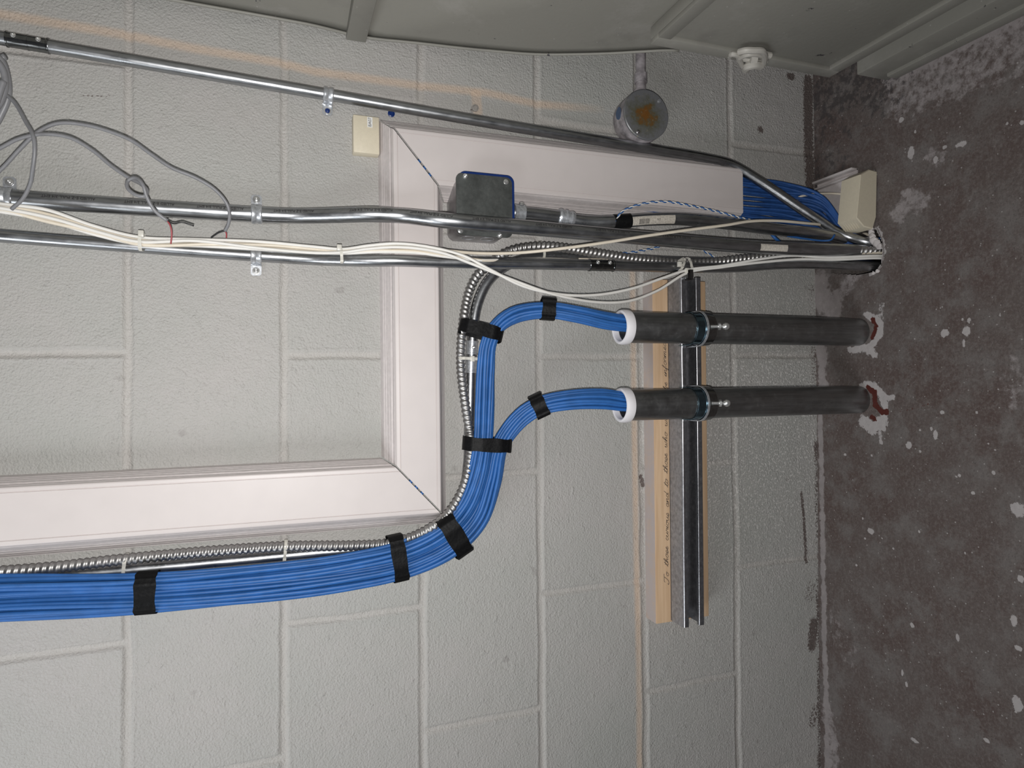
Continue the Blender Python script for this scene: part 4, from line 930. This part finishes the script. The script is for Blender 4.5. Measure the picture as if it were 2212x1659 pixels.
def tie(p0, p1, dh, label, headpos=None, w=.0045):
    o = wrap_band(p0, p1, w, dh, None, 'strap_loop', 'tie', None, .0009)
    r = empty('zip_tie', tuple((np.array(p0)+np.array(p1))/2), label, 'zip tie')
    loc = np.array(o.location); o.parent = r; o.location = loc-np.array(r.location)
    if headpos is not None:
        m = MB(); m.box(headpos, (1, 0, 0), (0, 1, 0), (0, 0, 1), .0045, .003, .0035, .0008); m.build('tie_head', M['tie'], r)
tie(W(306, 503, .026), W(307, 541, .020), .016, 'zip tie round white cables and lower conduit, nearest the grey knot', W(305, 505, .042))
tie(W(734, 532, .040), W(736, 565, .030), .016, 'zip tie round white cables beside the raceway', W(733, 535, .056))
tie(W(273, 1200, .026), W(269, 1243, .014), .010, 'zip tie on the armoured cable above the first tape band')
tie(W(618, 1170, .026), W(614, 1208, .015), .010, 'zip tie on the armoured cable halfway along the raceway')
tie(W(990, 774, .024), W(1031, 776, .018), .0125, 'zip tie round the armoured cable by the conduit coupling', W(1020, 775, .033))
tie(W(1170, 525, .036), W(1168, 560, .018), .012, 'zip tie on the armoured cable behind the cream cable')
tie(W(1470, 562, .055), W(1463, 588, .064), .013, 'left of two zip ties at the strut end', W(1468, 571, .079))
tie(W(1478, 562, .060), W(1488, 592, .070), .014, 'right of two zip ties at the strut end, holding both white cables', W(1484, 585, .087))

# ---------------------------------------------------------------- white and cream cables
def cable(pts, r, mat, label, name='cable', cat='cable', group=None):
    return tube(name, smooth_path([W(*p) if not isinstance(p, np.ndarray) else p for p in pts], step=.004), r, M[mat], None, 10, label, cat, group)
RW = .0024
e1 = FL(1901, 552); e2 = FL(1902, 557); e3 = FL(1901, 545)
cable([(-260, 400, .045), (0, 440, .045), (100, 453, .042), (200, 487, .036), (300, 512, .034), (420, 517, .033), (560, 522, .034), (680, 533, .040), (740, 538, .047), (800, 530, .060), (860, 526, .068), (930, 534, .074), (1000, 552, .080), (1060, 583, .085), (1130, 618, .088), (1210, 636, .088), (1290, 637, .086), (1370, 622, .086), (1430, 601, .086), (1486, 583, .086), (1560, 574, .092), (1640, 560, .100), (1712, 552, .106), (1790, 556, .120), V3(e1[0], e1[1]+.002, .0), V3(e1[0], e1[1]+.004, -.06)],
      RW, 'white', 'white cable sagging low past the strut end, the upper strand of the sagging pair')
cable([(-260, 415, .05), (0, 449, .048), (110, 471, .042), (220, 503, .036), (300, 522, .036), (420, 520, .036), (560, 536, .036), (680, 546, .040), (740, 545, .050), (800, 537, .060), (870, 534, .069), (950, 545, .076), (1020, 570, .082), (1100, 602, .087), (1200, 637, .089), (1290, 653, .088), (1360, 650, .087), (1420, 628, .087), (1486, 589, .087), (1560, 577, .092), (1650, 566, .100), (1730, 560, .108), (1800, 561, .122), V3(e2[0], e2[1]+.002, .0), V3(e2[0], e2[1]+.004, -.06)],
      RW, 'white', 'white cable sagging lowest past the strut end, the lower strand of the sagging pair')
cable([(-260, 410, .04), (0, 452, .040), (100, 478, .038), (220, 505, .034), (300, 528, .034), (450, 528, .033), (580, 530, .034), (700, 540, .038), (760, 540, .050), (830, 533, .062), (900, 534, .068), (960, 541, .070), (1030, 547, .074), (1120, 546, .080), (1220, 536, .1), (1320, 522, .108), (1400, 509, .112), (1500, 495, .112), (1570, 486, .112), (1620, 478, .108), (1680, 477, .100), (1760, 484, .090), (1820, 488, .08), V3(.25, -.09, .02), V3(.22, -.1, -.05)],
      .0025, 'cream', 'cream cable crossing over the thick conduits to the beige floor box')
for k, (o1, mt, lb_) in enumerate(((6, 'cream', 'cream cable in the tied run, hugging the lower conduit'), (-4, 'cream', 'cream cable topmost in the tied run along the lower conduit'), (10, 'white', 'white cable lowest in the tied run along the lower conduit'))):
    cable([(-260, 420+o1, .040), (0, 447+o1, .040), (100, 466+o1, .037), (210, 498+o1, .032), (300, 519+o1*.8, .030), (430, 524+o1*.7, .028), (570, 531+o1*.8, .030), (690, 541+o1*.5, .034), (745, 543+o1*.4, .045), (820, 537+o1*.7, .058), (900, 540+o1*.6, .064), (960, 551+o1*.3, .068), (1040, 562, .068), (1120, 560, .050), (1200, 560, .034), (1300, 566, .030), (1500, 572, .040)][:17], RW, mt, lb_)
cable([(1250, 560, .034), (1500, 566, .04), (1700, 560, .085), (1800, 551, .112), V3(e3[0], e3[1]+.004, .0), V3(e3[0], e3[1]+.004, -.05)], RW, 'cream', 'cream cable emerging beside the armoured cable at the floor hole')
cable([(1722, 432, .045), (1726, 426, .052), (1745, 421, .060), (1790, 418, .070), (1828, 419, .085), V3(.305, -.10, .03)], .0022, 'cream', 'short cream cable looping into the top of the beige floor box')
# grey cables hanging on the left
RG = .0023
def wires(p, d1, d2, label_root):
    for mt, q in (('red', d1), ('black', d2)): tube('%s_wire' % mt, smooth_path([W(*x) for x in q], step=.002), .0010, M[mat_] if False else M[mt], p, 8)
def grey(pts, label, ends, rg=None):
    P = smooth_path([W(*p) for p in pts], step=.003); r = empty('grey_cable', tuple(P[len(P)//2]), label, 'cable')
    tube('jacket', P, rg or RG, M['greyc'], r, 12)
    if ends: wires(r, *ends, None)
    return r
grey([(-200, 410, .07), (-60, 345, .075), (0, 320, .08), (40, 300, .085), (90, 290, .09), (150, 297, .092), (200, 325, .09), (240, 358, .09), (280, 385, .092), (305, 398, .096), (318, 412, .100), (312, 424, .104), (292, 420, .104), (275, 405, .100), (277, 390, .096), (292, 384, .100), (308, 398, .107), (317, 425, .104), (332, 452, .100), (348, 467, .096), (362, 477, .094)],
     'grey cable tied in an overhand knot, its red and black wires bared', ([(362, 477, .094), (368, 488, .094), (371, 505, .092), (369, 527, .090)], [(362, 477, .094), (375, 483, .095), (393, 480, .096), (407, 484, .094), (419, 488, .093)]))
grey([(-200, 470, .06), (-50, 405, .066), (0, 368, .07), (45, 320, .078), (85, 283, .085), (128, 266, .088), (185, 270, .088), (240, 285, .088), (285, 304, .088), (325, 332, .088), (370, 362, .086), (425, 385, .083), (465, 410, .080), (490, 440, .076), (496, 465, .070), (493, 485, .062), (486, 499, .056)],
     'grey cable in one long arc ending over the white cables', ([(486, 499, .056), (489, 504, .055), (489, 514, .05)], [(486, 499, .056), (474, 502, .055), (464, 508, .05), (456, 514, .045)]))
grey([(-160, 120, .05), (-60, 160, .058), (0, 195, .065), (30, 220, .072), (55, 262, .086), (72, 295, .098), (75, 325, .098), (70, 370, .090), (66, 395, .080), (50, 428, .070), (25, 452, .062)], 'short grey cable dropping from the coil across the thick conduit', None)
grey([(12, 122, .055), (-18, 135, .050), (-50, 170, .05), (-66, 215, .05), (-44, 262, .05), (-16, 272, .052), (6, 240, .056), (18, 205, .06), (14, 160, .062), (2, 130, .064), (-20, 118, .066), (-52, 150, .066), (-64, 205, .066), (-40, 250, .066), (-8, 232, .068), (10, 195, .07), (6, 150, .072), (-14, 128, .074), (-50, 160, .074), (-56, 210, .074), (-20, 235, .074), (8, 175, .076)], 'coil of grey cable hooked at the upper left edge of the photo', None, .0040)
# twisted blue and white pair
def twisted(pts, label):
    P = smooth_path([W(*p) for p in pts], step=.0012); s = arclen(P); T, N, B = frames(P); r = empty('twisted_pair', tuple(P[len(P)//2]), label, 'wire')
    for k, mt in enumerate(('blue', 'white')):
        a = s/.016*2*math.pi+k*math.pi; Q = P+.0011*(np.cos(a)[:, None]*N+np.sin(a)[:, None]*B); tube('strand', Q, .0010, M[mt], r, 7, 'blue strand' if k == 0 else 'white strand')
twisted([(1330, 478, .055), (1342, 459, .060), (1365, 447, .066), (1400, 438, .070), (1440, 436, .074), (1490, 444, .076), (1545, 456, .078), (1590, 468, .08), (1640, 480, .07)], 'twisted blue and white wire pair arching over the pale raceway')
twisted([(1300, 552, .025), (1340, 548, .026), (1390, 541, .027), (1425, 532, .026), (1445, 515, .02)], 'twisted wire pair low on the wall between the two thick conduits and armoured cable')
twisted([(1506, 532, .014), (1530, 548, .016), (1556, 562, .02), (1590, 574, .03)], 'frayed wire pair on the wall behind the thick conduit near the strut')
tube('cable', smooth_path([W(1664, 503, .06), W(1675, 515, .066), W(1690, 527, .06), W(1700, 534, .05)], step=.004), CR*.9, M['blue'], None, 8, 'stub of blue cable poking between the two thick conduits', 'cable')
tube('cable', smooth_path([W(1700, 510, .085), W(1740, 516, .095), W(1780, 520, .11), W(1795, 518, .118), W(1803, 507, .118)], step=.004), .0018, M['blue'], None, 8, 'thin blue cable curving up to the bright bent conduit', 'cable')
